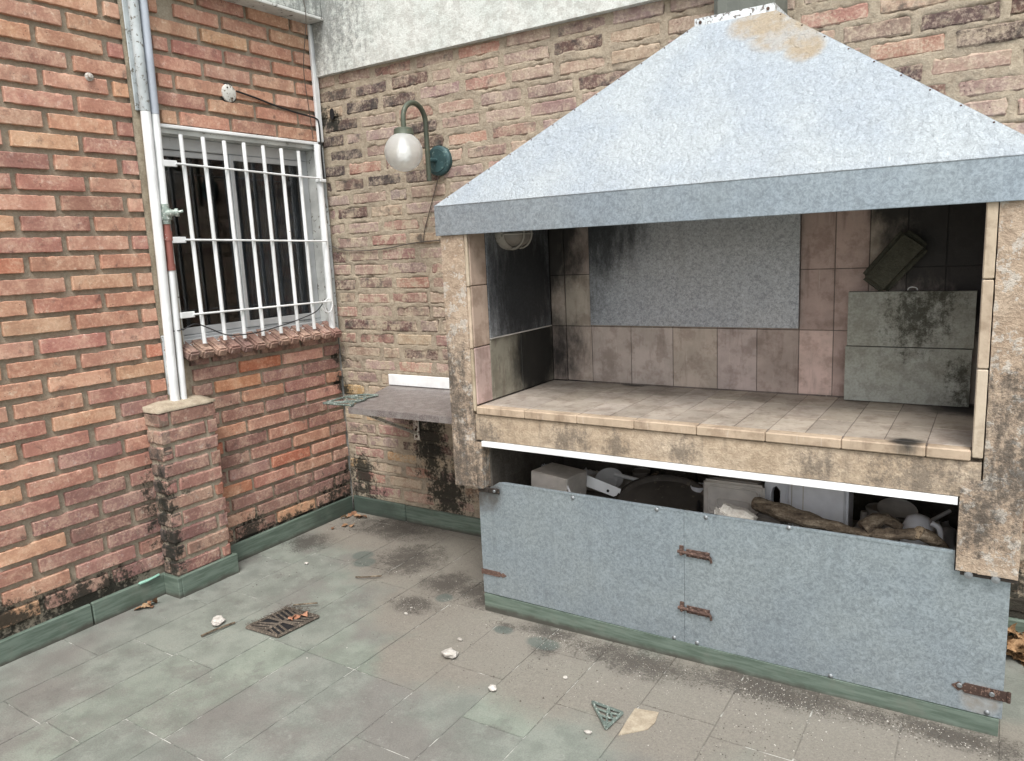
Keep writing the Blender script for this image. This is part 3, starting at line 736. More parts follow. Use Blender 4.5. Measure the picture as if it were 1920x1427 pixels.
k0 = len(V); rim = [i for i in range(n_ + 1)] + [j * (n_ + 1) + n_ for j in range(1, n_ + 1)] + [n_ * (n_ + 1) + i for i in range(n_ - 1, -1, -1)] + [j * (n_ + 1) for j in range(n_ - 1, 0, -1)]
for q in rim: V.append((V[q][0], V[q][1], .875))
for a in range(len(rim)): F.append((rim[a], k0 + a, k0 + (a + 1) % len(rim), rim[(a + 1) % len(rim)]))
link('mortar_cap', mesh('mortar_cap', V, F, True), 'plaster_strip', pier)
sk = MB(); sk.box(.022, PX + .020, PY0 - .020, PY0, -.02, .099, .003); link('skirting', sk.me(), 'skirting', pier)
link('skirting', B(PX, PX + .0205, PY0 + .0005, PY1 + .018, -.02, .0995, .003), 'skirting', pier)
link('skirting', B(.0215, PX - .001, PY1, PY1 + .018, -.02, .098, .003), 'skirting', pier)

# ------------------------------------------------------------------ rear brick wall
bw = thing('brick_wall', 'rear wall of weathered pinkish old bricks behind the barbecue and lamp', 'wall', (2.3, 0, 0))
ZB = [2.455 - .0796 * k for k in range(0, 13)] + [1.5 - .0775 * k for k in range(1, 7)] + [1.035 - .0762 * k for k in range(1, 13)]
BR = []
for k, z in enumerate(ZB):
    if z < .06: continue
    off = (.0 if k % 2 else .13) + rnd.uniform(-.04, .04)
    x = -.12 + off - .1
    while x < 3.9:
        L = .238 + rnd.uniform(-.02, .014)
        if rnd.random() < .09: L = .115
        h = .056 + rnd.uniform(-.003, .004)
        x0, x1 = max(x, .004), x + L
        if x1 - x0 > .03: BR.append((x0, x1, z + rnd.uniform(-.004, .004), h))
        x += L + .026 + rnd.uniform(0, .010)
STEP = .0085
def back_relief(A, Z):
    inside = np.full(A.shape, -1.0)
    for (x0, x1, z0, h) in BR:
        ja = np.searchsorted(A[0], x0 - .02); jb = np.searchsorted(A[0], x1 + .02)
        ia = np.searchsorted(Z[:, 0], z0 - .02); ib = np.searchsorted(Z[:, 0], z0 + h + .02)
        a = A[ia:ib, ja:jb]; z = Z[ia:ib, ja:jb]
        d = np.minimum(np.minimum(a - x0, x1 - a), np.minimum(z - z0, z0 + h - z))
        inside[ia:ib, ja:jb] = np.maximum(inside[ia:ib, ja:jb], d)
    rag = vfbm(A, Z, 22, 11, 4) * .014 + vfbm(A, Z, 6, 2, 2) * .009
    t = np.clip((inside + rag - .005) / .007, 0, 1)      # 1 well inside a brick: mortar sinks away
    rough = vfbm(A, Z, 45, 4, 3) * .0035 + vfbm(A, Z, 9, 6, 3) * .004
    return (.0005 + rough) * (1 - t) + (-.018) * t
grid_wall('mortar', 'B', 0.0, 3.9, .0, 2.60, STEP, back_relief, 'old_mortar', bw)
link('wall_core', B(-.02, 6.2, .022, .25, -.02, 3.3, 0), 'old_mortar', bw)
link('mortar_far', B(3.9, 6.2, .004, .022, 0, 3.3, 0), 'old_mortar', bw)
nb = 0
for (x0, x1, z, h) in BR:
    hid = (x0 > 1.40 and x1 < 3.26 and z < 1.75) or (z < 2.3 and z > 1.7 and x0 > 1.52 + (z - 1.7) * 1.3 and x1 < 3.15 - (z - 1.7) * 1.2)
    if hid: continue
    if x0 > 3.55: continue
    c = jit(rnd.choice(OLD), .12); soot = 1.0 - max(0, rnd.uniform(-.35, .28))
    if x0 < .62 and 1.85 < z < 2.42 and rnd.random() < .62: c = jit(rnd.choice(OLDDARK + [(.22, .15, .13)]), .2); soot = .70
    elif x0 > 2.6 and z > 1.95 and rnd.random() < .42: c = jit(rnd.choice(OLDDARK[:2] + [(.20, .115, .095), (.26, .13, .10)]), .15); soot = .85
    elif rnd.random() < .06: c = jit((.20, .13, .11)); soot = .8
    elif rnd.random() < .05: c = jit((.50, .30, .23)); soot = 1.
    if z < .95 and x0 < .35 and rnd.random() < .3: c = jit((.55, .38, .20)) if rnd.random() < .5 else jit((.55, .28, .22))
    if x0 > .8 and z < .6: c = jit((.36, .26, .18), .1)
    place_brick(bw, 'B', x0, x1, z, h, c, soot, kind='old_brick', crisp=False, face=.002 + rnd.uniform(-.002, .003)); nb += 1
for (x0, x1) in [(.0215, .43), (.435, 1.455), (3.345, 6.0)]:
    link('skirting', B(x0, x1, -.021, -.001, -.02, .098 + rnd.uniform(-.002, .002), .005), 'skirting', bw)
o = link('hollow_shade', MB().lathe([(.016, 0), (.016, .003)], aim((.105, -.012, 2.31), (0, -1, 0)) @ Matrix.Diagonal((1, 1.9, 1, 1)), 14).me(), 'dark', bw)  # flat black disc painted for the shade inside a wall cavity
# concrete beams
bb = thing('concrete_beam', 'wide whitewashed concrete beam with black streaks over the rear brick wall', 'beam', (2.3, -.03, 2.51))
grid_wall('beam_face', 'B', .035, 6.2, 2.512, 3.3, .02, lambda a, z: vfbm(a, z, 5, 21) * .0025, 'beam', bb, base=.034)
link('beam_body', B(.035, 6.2, -.031, .02, 2.511, 3.3, .0), 'beam', bb)
eb = thing('eave_beam', 'white concrete eave beam above the orange bricks over the window', 'beam', (.06, -.6, 2.8))
link('beam_body', B(.006, .115, -1.05, -.036, 2.800, 3.3, .006), 'beam', eb)
link('drip_edge', B(.0065, .122, -1.05, -.036, 2.785, 2.800, .003), 'soffit', eb)

# ------------------------------------------------------------------ window
wn = thing('sliding_window', 'dark aluminium sliding window with curtains, behind the white bars', 'window', (-.1, -.53, 1.15))
link('lintel', B(-.13, .016, WIN[0] - .01, -.046, 2.150, 2.166, .003), 'white_paint', wn)
link('jamb', B(-.15, -.004, WIN[0] - .001, WIN[0] + .012, 1.14, 2.150, .001), 'soffit', wn)
link('jamb', B(-.15, -.004, -.060, -.044, 1.14, 2.150, .001), 'soffit', wn)
link('soffit', B(-.15, -.002, WIN[0] + .013, -.061, 2.128, 2.149, .001), 'soffit', wn)
fr = MB(); X0, X1 = -.125, -.075
fr.box(X0, X1, WIN[0] + .012, -.061, 2.07, 2.127, .003); fr.box(X0, X1, WIN[0] + .012, -.061, 1.150, 1.185, .003)
fr.box(X0, X1, WIN[0] + .013, WIN[0] + .045, 1.186, 2.069, .003); fr.box(X0, X1, -.105, -.062, 1.186, 2.069, .003)
link('frame', fr.me(), 'alu', wn)
def sash(x, y0, y1, nm):
    f = MB(); t = .022
    f.box(x, x + .02, y0, y0 + t, 1.187, 2.068, .002); f.box(x, x + .02, y1 - t, y1, 1.187, 2.068, .002)
    f.box(x + .001, x + .019, y0 + t, y1 - t, 1.187, 1.187 + .034, .002); f.box(x + .001, x + .019, y0 + t, y1 - t, 2.04, 2.068, .002)
    s_ = sub(link('sash', f.me(), 'alu', wn, label=nm)); s_.parent = wn; s_.matrix_parent_inverse = PINV[wn.name]
    return s_
s1 = sash(-.112, -.965, -.555, 'left sash with dark pane'); s2 = sash(-.088, -.585, -.107, 'right sash with curtains behind')
gm = MAT['pane']; 
pn = N('clear_dark_glass', .03, 0, .5); pn.col((.55, .58, .60)); pn.b.inputs['Transmission Weight'].default_value = 1.0; pn.b.inputs['IOR'].default_value = 1.45
MAT['clear'] = pn.m
link('pane', B(-.104, -.100, -.942, -.578, 1.222, 2.039, 0), 'clear', wn); link('pane', B(-.080, -.076, -.562, -.130, 1.222, 2.039, 0), 'clear', wn)
V = []; F = []; K = 120
for i in range(K + 1):
    y = -.53 + .45 * i / K; x = -.155 + .012 * math.sin(i * .9) + .008 * math.sin(i * .37 + 1)
    V += [(x, y, 1.21), (x, y, 2.06)]
for i in range(K): F.append((2 * i, 2 * i + 2, 2 * i + 3, 2 * i + 1))
link('curtain', mesh('curtain', V, F, True), 'curtain', wn)
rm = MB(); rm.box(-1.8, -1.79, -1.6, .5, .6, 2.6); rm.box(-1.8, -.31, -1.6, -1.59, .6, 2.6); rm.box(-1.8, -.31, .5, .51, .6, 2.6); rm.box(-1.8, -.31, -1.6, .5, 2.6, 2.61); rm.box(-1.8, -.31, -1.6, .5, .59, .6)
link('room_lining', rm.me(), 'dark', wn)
link('bottom_rail', B(-.07, -.030, WIN[0] + .013, -.061, 1.150, 1.172, .003), 'alu', wn)
link('inner_sill', B(-.072, -.012, WIN[0] + .014, -.062, 1.136, 1.1495, .002), 'white_rusty', wn)
# row of worn bricks laid on edge under the window
n_s = 13; yy = -1.040
for k in range(n_s):
    w = .0705 + rnd.uniform(-.006, .006); r_ = rnd.uniform(.0, .014)
    T = Matrix.Translation((.020, yy + w / 2, 1.117)) @ Matrix.Rotation(.46 + rnd.uniform(-.04, .04), 4, 'Y') @ Matrix.Rotation(rnd.uniform(-.06, .06), 4, 'Z')
    bm = bmesh.new(); bmesh.ops.create_cube(bm, size=1)
    bmesh.ops.scale(bm, vec=(.125 + r_ * 1.6, w - .010, .044 + rnd.uniform(-.003, .004)), verts=bm.verts)
    bmesh.ops.bevel(bm, geom=bm.edges[:], offset=.009, segments=2, affect='EDGES')
    for v in bm.verts:
        v.co += Vector((1, 1, 1)) * 0 + Vector(noise.noise_vector(v.co * 14 + Vector((k * 7, 0, 0)))) * .0022
    bmesh.ops.transform(bm, matrix=T @ Matrix.Translation((-.012, 0, 0)), verts=bm.verts)
    me = bpy.data.meshes.new('sill_brick'); bm.to_mesh(me); bm.free(); smooth_by_angle(me, 50)
    link('sill_brick', me, 'brick', wn, color=jit((.36, .24, .20), .15) + (.95,))
    yy += w + .0065
link('sill_mortar', B(-.13, .012, -1.03, -.02, 1.085, 1.118, .004), 'inner', wn)

# white security grille
gr = thing('security_grille', 'white painted iron bars standing in front of the window', 'window bars', (.04, -.5, 1.16))
for y, zt, zb_ in [(-.925, 2.121, 1.165), (-.808, 2.121, 1.167), (-.691, 2.114, 1.161), (-.5755, 2.115, 1.160), (-.4575, 2.111, 1.159), (-.340, 2.106, 1.157), (-.2225, 2.103, 1.155)]:
    link('upright_bar', tubeme([(.040, y, zb_ - .015), (.040, y, zt)], .0098, 8), 'white_paint', gr)
for za, zb_ in [(1.987, 1.964), (1.643, 1.622), (1.295, 1.284)]:
    link('cross_bar', tubeme([(.054, -.975, za), (.054, -.085, zb_)], .0048, 8), 'white_paint', gr)
    link('fixing_lug', B(.036, .050, -1.040, -.965, za - .014, za + .014, .002), 'white_paint', gr)
# corner post on the right of the window
cp = thing('corner_post', 'white painted round post in the corner right of the window bars', 'post', (.03, -.075, 1.12))
link('post', tubeme([(.030, -.077, 1.128), (.030, -.075, 2.10), (.028, -.070, 2.148)], .0185, 14), 'white_paint', cp)
link('clamp', B(.02, .060, -.10, -.052, 1.945, 1.962, .003), 'white_paint', cp)
link('upper_strip', B(.0065, .026, -.050, -.012, 2.167, 2.784, .004), 'white_paint', cp)
link('lower_strip', B(.0065, .018, -.040, -.012, 1.10, 2.148, .004), 'peeling', cp)

# ------------------------------------------------------------------ pipes left of the window
p1 = thing('drain_pipe', 'white rising pipe nearest the plaster strip, peeling grey at its top', 'pipe', (.03, -1.112, .90))
link('pipe', tubeme([(.032, -1.112, .885), (.031, -1.095, 1.5), (.030, -1.079, 2.205)], .0215, 16), 'white_paint', p1)
link('upper_pipe', tubeme([(.030, -1.0788, 2.206), (.029, -1.066, 3.3)], .0225, 16), 'peeling', p1)
link('rotten_casing', B(.004, .020, -1.128, -1.108, .93, 1.21, .004), 'peeling', p1)
link('casing_strip', B(.004, .012, -1.112, -1.058, 2.21, 3.3, .003), 'peeling', p1)
p2 = thing('gas_pipe', 'narrow riser beside the grille with stop valve and red brown joint', 'pipe', (.035, -1.06, .90))
link('lower_pipe', tubeme([(.036, -1.069, .885), (.036, -1.052, 1.52)], .0155, 14), 'white_paint', p2)
link('coupling', smooth_by_angle(MB().tube([(.036, -1.0515, 1.505), (.036, -1.0515, 1.535)], .0195, 14).tube([(.036, -1.051, 1.535), (.036, -1.048, 1.655)], .0165, 14).tube([(.036, -1.048, 1.640), (.036, -1.0475, 1.685)], .0195, 14).tube([(.036, -1.0475, 1.685), (.036, -1.047, 1.722)], .0155, 14).me()), 'pvc_red', p2)
vm = MB(); vm.tube([(.036, -1.047, 1.715), (.036, -1.0465, 1.805)], .019, 12); vm.tube([(.036, -1.046, 1.735), (.036, -1.0455, 1.785)], .025, 8)
vm.tube([(.05, -1.045, 1.762), (.088, -1.028, 1.765)], [.018, .013], 10); vm.tube([(.086, -1.03, 1.764), (.095, -1.02, 1.765)], .019, 10); vm.tube([(.094, -1.022, 1.765), (.108, -1.005, 1.771)], .006, 8)
link('stop_valve', smooth_by_angle(vm.me()), 'brass', p2)
link('white_pipe', tubeme([(.034, -1.0462, 1.80), (.033, -1.036, 2.198)], .0175, 14), 'white_paint', p2)
link('upper_pipe', tubeme([(.033, -1.036, 2.199), (.032, -1.028, 2.62), (.032, -1.022, 3.3)], .0185, 14), 'conduit', p2)
link('tie_wire', tubeme([(.012, -1.09, 1.225), (.056, -1.062, 1.228), (.052, -1.04, 1.232), (.014, -1.03, 1.232)], .0025, 6), 'black_wire', p2)

# round cover, nail, cables
cv = thing('junction_cover', 'round white flaking cover plate on the bricks above the window', 'cover', (.01, -.608, 2.352))
T = aim((.006, -.607, 2.352), (1, 0, 0))
link('plate', smooth_by_angle(MB().lathe([(.0, .010), (.030, .009), (.041, .005), (.043, 0)], T, 24).me()), paint('flaking_white_cover', (.74, .73, .68), .6, (.20, .17, .13), .55, .2, sc=38), cv)
link('box_rim', smooth_by_angle(MB().lathe([(.049, -.006), (.049, -.001), (.043, -.001)], T, 24).me()), 'black_wire', cv)
for dz in (-.024, .024): link('screw', MB().lathe([(.004, .010), (.004, .0125)], aim((.006, -.607 - dz * .5, 2.352 + dz), (1, 0, 0)), 8).me(), 'rust', cv)
nl = MB().lathe([(.016, 0), (.018, .004), (.010, .010), (.009, .022), (.0, .024)], aim((.005, -1.30, 2.321), (1, -.2, .1)), 10).me()
tag(link('mortar_plug', nl, 'rubble'), 'small pale mortar plug sticking out of the orange bricks at upper left', 'plug')
w1 = spline([(.014, -.565, 2.366), (.013, -.45, 2.350), (.013, -.34, 2.330), (.014, -.2, 2.310), (.016, -.10, 2.300), (.020, -.055, 2.292), (.034, -.048, 2.26), (.036, -.050, 2.1), (.036, -.046, 1.95)])
tag(link('cable', tubeme(w1, .0048, 6), 'black_wire'), 'black cable from the round cover along the joint to the corner', 'cable')
w2 = spline([(.125, -.20, 2.95), (.123, -.16, 2.79), (.035, -.125, 2.55), (.02, -.10, 2.35), (.018, -.085, 2.18)])
tag(link('cable', tubeme(w2, .0022, 6), 'thin_wire'), 'thin dark cable hanging down from the eave beam in front of the bricks', 'cable')
w3 = spline([(.058, -1.045, 1.228), (.064, -.98, 1.25), (.062, -.90, 1.218), (.06, -.80, 1.175), (.06, -.65, 1.168), (.06, -.50, 1.182), (.06, -.35, 1.205), (.058, -.22, 1.235), (.055, -.16, 1.275)])
tag(link('cable', tubeme(w3, .0030, 6), 'black_wire'), 'black cable drooping along the foot of the window bars', 'cable')
w4 = spline([(.055, -.17, 1.255), (.055, -.13, 1.225), (.058, -.10, 1.235), (.056, -.085, 1.28), (.05, -.11, 1.30), (.045, -.14, 1.27), (.05, -.11, 1.20), (.055, -.095, 1.17)])
tag(link('cable', tubeme(w4, .0032, 6), 'white_paint'), 'short loose white cable coiled at the bottom right of the bars', 'cable')
w5 = spline([(.012, -.010, 1.596), (.09, -.012, 1.570), (.20, -.012, 1.560), (.33, -.012, 1.560), (.46, -.012, 1.568), (.56, -.012, 1.580), (.68, -.012, 1.589), (.79, -.012, 1.592), (1.0, -.012, 1.60), (1.34, -.012, 1.602)])
tag(link('cable', tubeme(w5, .0034, 6), 'thin_wire'), 'dark cable sagging across the rear brick wall under the lamp', 'cable')

# ------------------------------------------------------------------ wall lamp
lp = thing('wall_lamp', 'gooseneck wall lamp with frosted glass globe and teal back plate', 'lamp', (.82, -.01, 1.98))
link('back_plate', smooth_by_angle(MB().lathe([(.074, 0), (.074, .022), (.066, .030), (.058, .031), (.056, .036), (.0, .038)], aim((.830, .0, 1.988), (0, -1, 0)), 32).me()), 'teal', lp)
link('stem', tubeme([(.824, -.036, 1.988), (.822, -.088, 1.988)], .012, 12), 'teal', lp)
arm = [(.82, -.092, 1.885), (.82, -.092, 2.165)] + [(.82, -.177 + .085 * math.cos(t), 2.165 + .085 * math.sin(t)) for t in [math.pi * k / 14 for k in range(1, 14)]] + [(.82, -.262, 2.165), (.82, -.262, 2.11)]
link('arm', tubeme(arm, .0125, 12), 'verdigris', lp)
link('gallery', smooth_by_angle(MB().lathe([(.0, .032), (.038, .031), (.046, .026), (.048, .004), (.050, 0), (.044, -.004), (.0, -.004)], Matrix.Translation((.82, -.265, 2.093)), 28).me()), 'verdigris', lp)
def sphere_me(c, r, n=32, m=18, cut=.42):
    prof = [(r * math.sin(a), r * math.cos(a)) for a in [cut + (math.pi - cut) * k / m for k in range(m + 1)]]
    prof[-1] = (0.0001, -r); return smooth_by_angle(MB().lathe(prof, Matrix.Translation(c), n).me())
GC = (.82, -.275, 2.012)
link('globe', sphere_me(GC, .091), 'globe', lp)
link('bulb', smooth_by_angle(MB().lathe([(.012, .07), (.013, .04), (.026, .01), (.029, -.015), (.02, -.036), (.0001, -.043)], Matrix.Translation(GC), 20).me()), 'bulb', lp)
w6 = spline([(.835, -.030, 1.915), (.80, -.016, 1.86), (.745, -.013, 1.74), (.71, -.012, 1.66), (.69, -.012, 1.592)])
link('cord', tubeme(w6, .0026, 6), 'thin_wire', lp)

# ------------------------------------------------------------------ granite shelf
sh = thing('granite_shelf', 'dark speckled granite shelf on an iron bracket beside the barbecue', 'shelf', (.9, -.28, .8))
poly = [(.375, -.003), (1.342, -.003), (1.342, -.56), (.605, -.57)]
link('slab', MB().prism(poly, lambda x, y: (x, y, .772), lambda x, y: (x, y, .802)).me(), 'granite', sh)
link('upstand', B(.38, 1.30, -.020, -.006, .806, .866, .002), 'white_trim', sh)
bk = MB(); bk.box(.535, .575, -.016, -.011, .50, .771, .001); bk.box(.535, .575, -.46, -.017, .765, .771, .001)
bk.prism([(-.012, .53), (-.012, .545), (-.445, .765), (-.460, .755)], lambda y, z: (.538, y - .004, z), lambda y, z: (.560, y - .004, z))
b_ = sub(link('bracket', bk.me(), paint('worn_white_bracket', (.66, .62, .55), .6, (.12, .08, .06), .55, .2, sc=50), sh)); b_.parent = sh; b_.matrix_parent_inverse = PINV[sh.name]
for z in (.52, .56): subparent('bolt', MB().lathe([(.008, 0), (.008, .004)], aim((.555, -.016, z), (0, -1, 0)), 8).me(), 'rust', b_)
# old cast lattice on the shelf
def lattice(T, w, l, nx, ny, bar):
    m = MB()
    return m
lt = MB()
qa, qb, qc, qd = Vector((.415, -.530, .808)), Vector((.400, -.395, .808)), Vector((.500, -.290, .806)), Vector((.575, -.52, .808))
P_ = [Vector((.430, -.565, .806)), Vector((.415, -.40, .806)), Vector((.470, -.315, .806)), Vector((.555, -.300, .806)), Vector((.545, -.375, .806)), Vector((.575, -.43, .806)), Vector((.570, -.49, .806)), Vector((.615, -.555, .806))]
rim_ = P_ + [P_[0]]
for a, b in zip(rim_, rim_[1:]): lt.tube([a + Vector((0, 0, .004)), b + Vector((0, 0, .004))], .0055, 6)
for a, b in [(0, 6), (1, 7), (1, 5), (0, 5), (2, 5), (2, 4), (1, 4), (6, 7)]: lt.tube([P_[a] + Vector((0, 0, .005)), P_[b] + Vector((0, 0, .005))], .0042, 6)
tag(link('iron_lattice', lt.me(), 'green_iron'), 'broken green iron lattice lying on the left end of the granite shelf', 'lattice')

# ------------------------------------------------------------------ built-in barbecue
bq = thing('barbecue', 'large built-in barbecue with zinc hood, tiled hearth and zinc cabinet doors', 'barbecue', (2.37, -.35, 0))
YF = -.712
def dense_box(x0, x1, y0, y1, z0, z1, amp, seed, step=.02):
    bm = bmesh.new(); bmesh.ops.create_cube(bm, size=1)
    bmesh.ops.scale(bm, vec=(x1 - x0, y1 - y0, z1 - z0), verts=bm.verts); bmesh.ops.translate(bm, vec=((x0 + x1) / 2, (y0 + y1) / 2, (z0 + z1) / 2), verts=bm.verts)
    for ax, (a, b) in enumerate(((x0, x1), (y0, y1), (z0, z1))):
        n = max(1, int((b - a) / step)); no = [0, 0, 0]; no[ax] = 1
        for k in range(1, n):
            co = [0, 0, 0]; co[ax] = a + (b - a) * k / n
            bmesh.ops.bisect_plane(bm, geom=bm.verts[:] + bm.edges[:] + bm.faces[:], plane_co=co, plane_no=no)
    for v in bm.verts:
        q = noise.noise_vector(v.co * 22 + Vector((seed, 0, 0))) * amp + noise.noise_vector(v.co * 70) * amp * .5
        on = sum(abs(v.co[i] - a) < 1e-5 or abs(v.co[i] - b) < 1e-5 for i, (a, b) in enumerate(((x0, x1), (y0, y1), (z0, z1))))
        if on >= 2:
            c = Vector(((x0 + x1) / 2, (y0 + y1) / 2, (z0 + z1) / 2)); d = (c - v.co)
            for i, (a, b) in enumerate(((x0, x1), (y0, y1), (z0, z1))):
                if abs(v.co[i] - a) < 1e-5: v.co[i] += amp * .9 + abs(q[i])
                elif abs(v.co[i] - b) < 1e-5: v.co[i] -= amp * .9 + abs(q[i])
        else: v.co += q * .6
    me = bpy.data.meshes.new('d'); bm.to_mesh(me); bm.free(); smooth_by_angle(me, 60); return me
link('column', dense_box(1.345, 1.466, YF, -.0, .548, 1.640, .0025, 3, .03), 'column', bq, label='left rendered column, black stained below')
link('column', dense_box(3.250, 3.356, YF, -.0, .528, 1.640, .0025, 9, .03), 'column', bq, label='right rendered column, grey stained below')
link('column_foot', dense_box(1.420, 1.493, YF + .006, -.0, .545, .752, .0025, 5, .03), 'column', bq)
link('column_foot', dense_box(3.196, 3.266, YF + .0015, -.0, .529, .815, .0025, 6, .03), 'column', bq)
link('slab', dense_box(1.468, 3.250, YF + .004, -.004, .757, .868, .002, 12, .03), 'slab', bq, label='thick rendered hearth slab with dark stains')
link('trim_strip', MB().box(1.500, 3.194, YF - .002, YF + .003, .735, .757, .0).box(1.500, 3.194, YF + .0035, YF + .03, .751, .7565).me(), 'white_trim', bq)
# tiled column edges, one tile each
for (x0, x1, sgn) in [(1.4665, 1.480, -1), (3.222, 3.2495, 1)]:
    for a, b in zip([.880, 1.140, 1.390], [1.137, 1.387, 1.630]):
        link('edge_tile', B(x0, x1, YF - .002, YF + .012, a, b, .003), 'edge_tile', bq, color=jit((1, 1, 1), .08) + (1,))
# inner side tiles + sheets
for a, b in zip([.905, 1.143, 1.393], [1.140, 1.390, 1.630]):
    link('side_tile', B(1.4675, 1.482, YF + .0125, -.588, a, b, .003), 'wall_tile', bq, color=(1.12 if a < 1 else .92, .92 if a < 1 else .78, .94 if a < 1 else .70, 1))
link('side_lining', B(1.4665, 1.474, -.587, -.03, .875, 1.68, 0), 'grout', bq)
for (y0, y1) in [(-.586, -.345), (-.342, -.062)]:
    link('side_tile', B(1.4745, 1.481, y0, y1, .905, 1.163, .003), 'wall_tile', bq, color=(.58, .60, .54, 1))
link('side_sheet', B(1.4745, 1.4845, -.586, -.075, 1.168, 1.68, .001), 'sheet', bq, label='soot blackened zinc sheet on the left inner side')
link('sheet_rail', B(1.4745, 1.488, -.586, -.075, 1.1635, 1.1675, .0), 'plastic_grey', bq)
for a, b in zip([.905, 1.143, 1.393], [1.140, 1.390, 1.630]):
    link('side_tile', B(3.221, 3.2355, YF + .0125, -.06, a, b, .003), 'wall_tile', bq, color=(.9, .9, .9, 1))
# back of the chamber
link('back_lining', B(1.475, 3.220, -.0585, -.022, .875, 1.80, 0), 'grout', bq)
bx = [1.484, 1.558, 1.690, 1.885, 2.081, 2.276, 2.440, 2.604, 2.731, 2.850, 2.975, 3.100, 3.2205]
bz = [.905, 1.163, 1.400, 1.640]
for i in range(len(bx) - 1):
    for j in range(3):
        v = rnd.uniform(.88, 1.06); pk = 1.0
        if i in (7,) and j == 0: v = 1.35; pk = 1.0
        if i in (0, 1): v *= .95
        link('back_tile', B(bx[i] + .0015, bx[i + 1] - .0015, -.060 - (.006 if i in (0,) else 0) - rnd.uniform(0, .001), -.0440, bz[j] + .0015, bz[j + 1] - .0015, .0012), 'wall_tile', bq, color=(v, v * (.84 if i in (7, 8) else rnd.uniform(.90, .97)), v * (.84 if i in (7, 8) else rnd.uniform(.88, .97)), 1))
link('back_sheet', B(1.694, 2.605, -.078, -.0665, 1.170, 1.66, .001), 'sheet', bq, label='large dull zinc sheet against the back tiles')
# hearth tiles
hx = [1.484] + [1.484 + .1158 * k for k in range(1, 15)] + [3.2205]
hy = [-.062, -.255, -.465, -.668]
link('hearth_bed', B(1.470, 3.2205, -.695, -.045, .8695, .9003, 0), 'grout', bq)
for i in range(len(hx) - 1):
    for j in range(3):
        v = rnd.uniform(.88, 1.10)
        link('hearth_tile', B(hx[i] + .0012, hx[i + 1] - .0012, hy[j + 1] + .0012, hy[j] - .0012, .880, .9015 + rnd.uniform(-.0006, .0006) - .004 * (hx[i] - 2.4) * 0, .0010), 'hearth_tile', bq, color=(v, v * .98, v * rnd.uniform(.94, 1), 1))
ex = 1.482
while ex < 3.21:
    e2 = min(ex + .232, 3.2205)
    v = rnd.uniform(1.05, 1.18)
    link('edge_tile', B(ex + .0007, e2 - .0007, YF - .004, -.670, .8695, .9022 + rnd.uniform(-.0006, .0006), .0035), 'hearth_tile', bq, color=(v * 1.05, v * .93, v * .80, 1)); ex = e2
# hood: folded sheet shell
ZL, ZT, ZC = 1.597, 1.713, 2.318
hxl, hxr, hyf = 1.337, 3.366, YF - .010
cxl, cxr, cyf = 2.252, 2.542, -.252
def shell(quads, t, name, mat, parent, div=1):
    m = MB()
    for q in quads: m.add(q, [tuple(range(len(q)))])
    me = m.me(name); o = link(name, me, mat, parent)
    md = o.modifiers.new('thickness', 'SOLIDIFY'); md.thickness = t; md.offset = 0
    return o
hood = sub(shell([[(hxl, hyf, ZT), (hxr, hyf, ZT), (cxr, cyf, ZC), (cxl, cyf, ZC)], [(hxl, hyf, ZT), (cxl, cyf, ZC), (cxl, 0, ZC), (hxl, 0, ZT)], [(hxr, hyf, ZT), (hxr, 0, ZT), (cxr, 0, ZC), (cxr, cyf, ZC)]], .003, 'hood', 'hood', bq))
hood.matrix_parent_inverse = PINV[bq.name]
rimo = MB(); rimo.add([(hxl, hyf, ZL), (hxr, hyf, ZL), (hxr, hyf, ZT - .001), (hxl, hyf, ZT - .001)], [(0, 1, 2, 3)])
rimo.add([(hxl, 0, ZL), (hxl, hyf, ZL), (hxl, hyf, ZT - .001), (hxl, 0, ZT - .001)], [(0, 1, 2, 3)]); rimo.add([(hxr, 0, ZL), (hxr, hyf, ZL), (hxr, hyf, ZT - .001), (hxr, 0, ZT - .001)], [(0, 1, 2, 3)])
rimo.add([(hxl, hyf, ZL), (hxr, hyf, ZL), (hxr, hyf + .012, ZL + .001), (hxl, hyf + .012, ZL + .001)], [(0, 1, 2, 3)])
me = rimo.me(); ho = link('hood_lip', me, 'lip', bq); md = ho.modifiers.new('t', 'SOLIDIFY'); md.thickness = .003; md.offset = 0
hl = sub(ho)
link('hood_fold', MB().tube([(hxl, hyf - .001, ZT), (hxr, hyf - .001, ZT)], .0028, 6).me(), 'hood', bq)
for s0, s1_, n in [(Vector((hxr, hyf, ZT)), Vector((cxr, cyf, ZC)), 10), (Vector((hxl, hyf, ZT)), Vector((cxl, cyf, ZC)), 12)]:
    for k in range(n):
        p = s0.lerp(s1_, (k + .6) / n) + Vector((-.008 if s0.x > 2 else .008, -.001, .0))
        subparent('hood_screw', MB().lathe([(.0032, -.003), (.0032, .0018), (.002, .0025)], aim(p, (0, -.79, .6)), 8).me(), 'rust', hood)
cl = MB(); cl.box(cxl, cxr, cyf - .004, cyf + .001, ZC - .012, ZC + .024); cl.box(cxl, cxl + .004, cyf + .0015, 0, ZC - .008, ZC + .024); cl.box(cxr - .004, cxr, cyf + .0015, 0, ZC - .008, ZC + .024)
clo = sub(link('flue_collar', cl.me(), paint('flaking_white_collar', (.66, .70, .72), .5, (.20, .19, .18), .54, .15, sc=55), bq)); clo.matrix_parent_inverse = PINV[bq.name]
for x in (cxl + .022, cxr - .022): subparent('rivet', MB().lathe([(.006, 0), (.006, .003)], aim((x, cyf - .004, ZC + .008), (0, -1, 0)), 8).me(), 'rust', clo)
fl = MB(); fl.box(cxl + .062, cxr - .006, cyf + .012, -.020, ZC - .03, 3.6, .02)
link('flue', fl.me(), 'flue', bq)
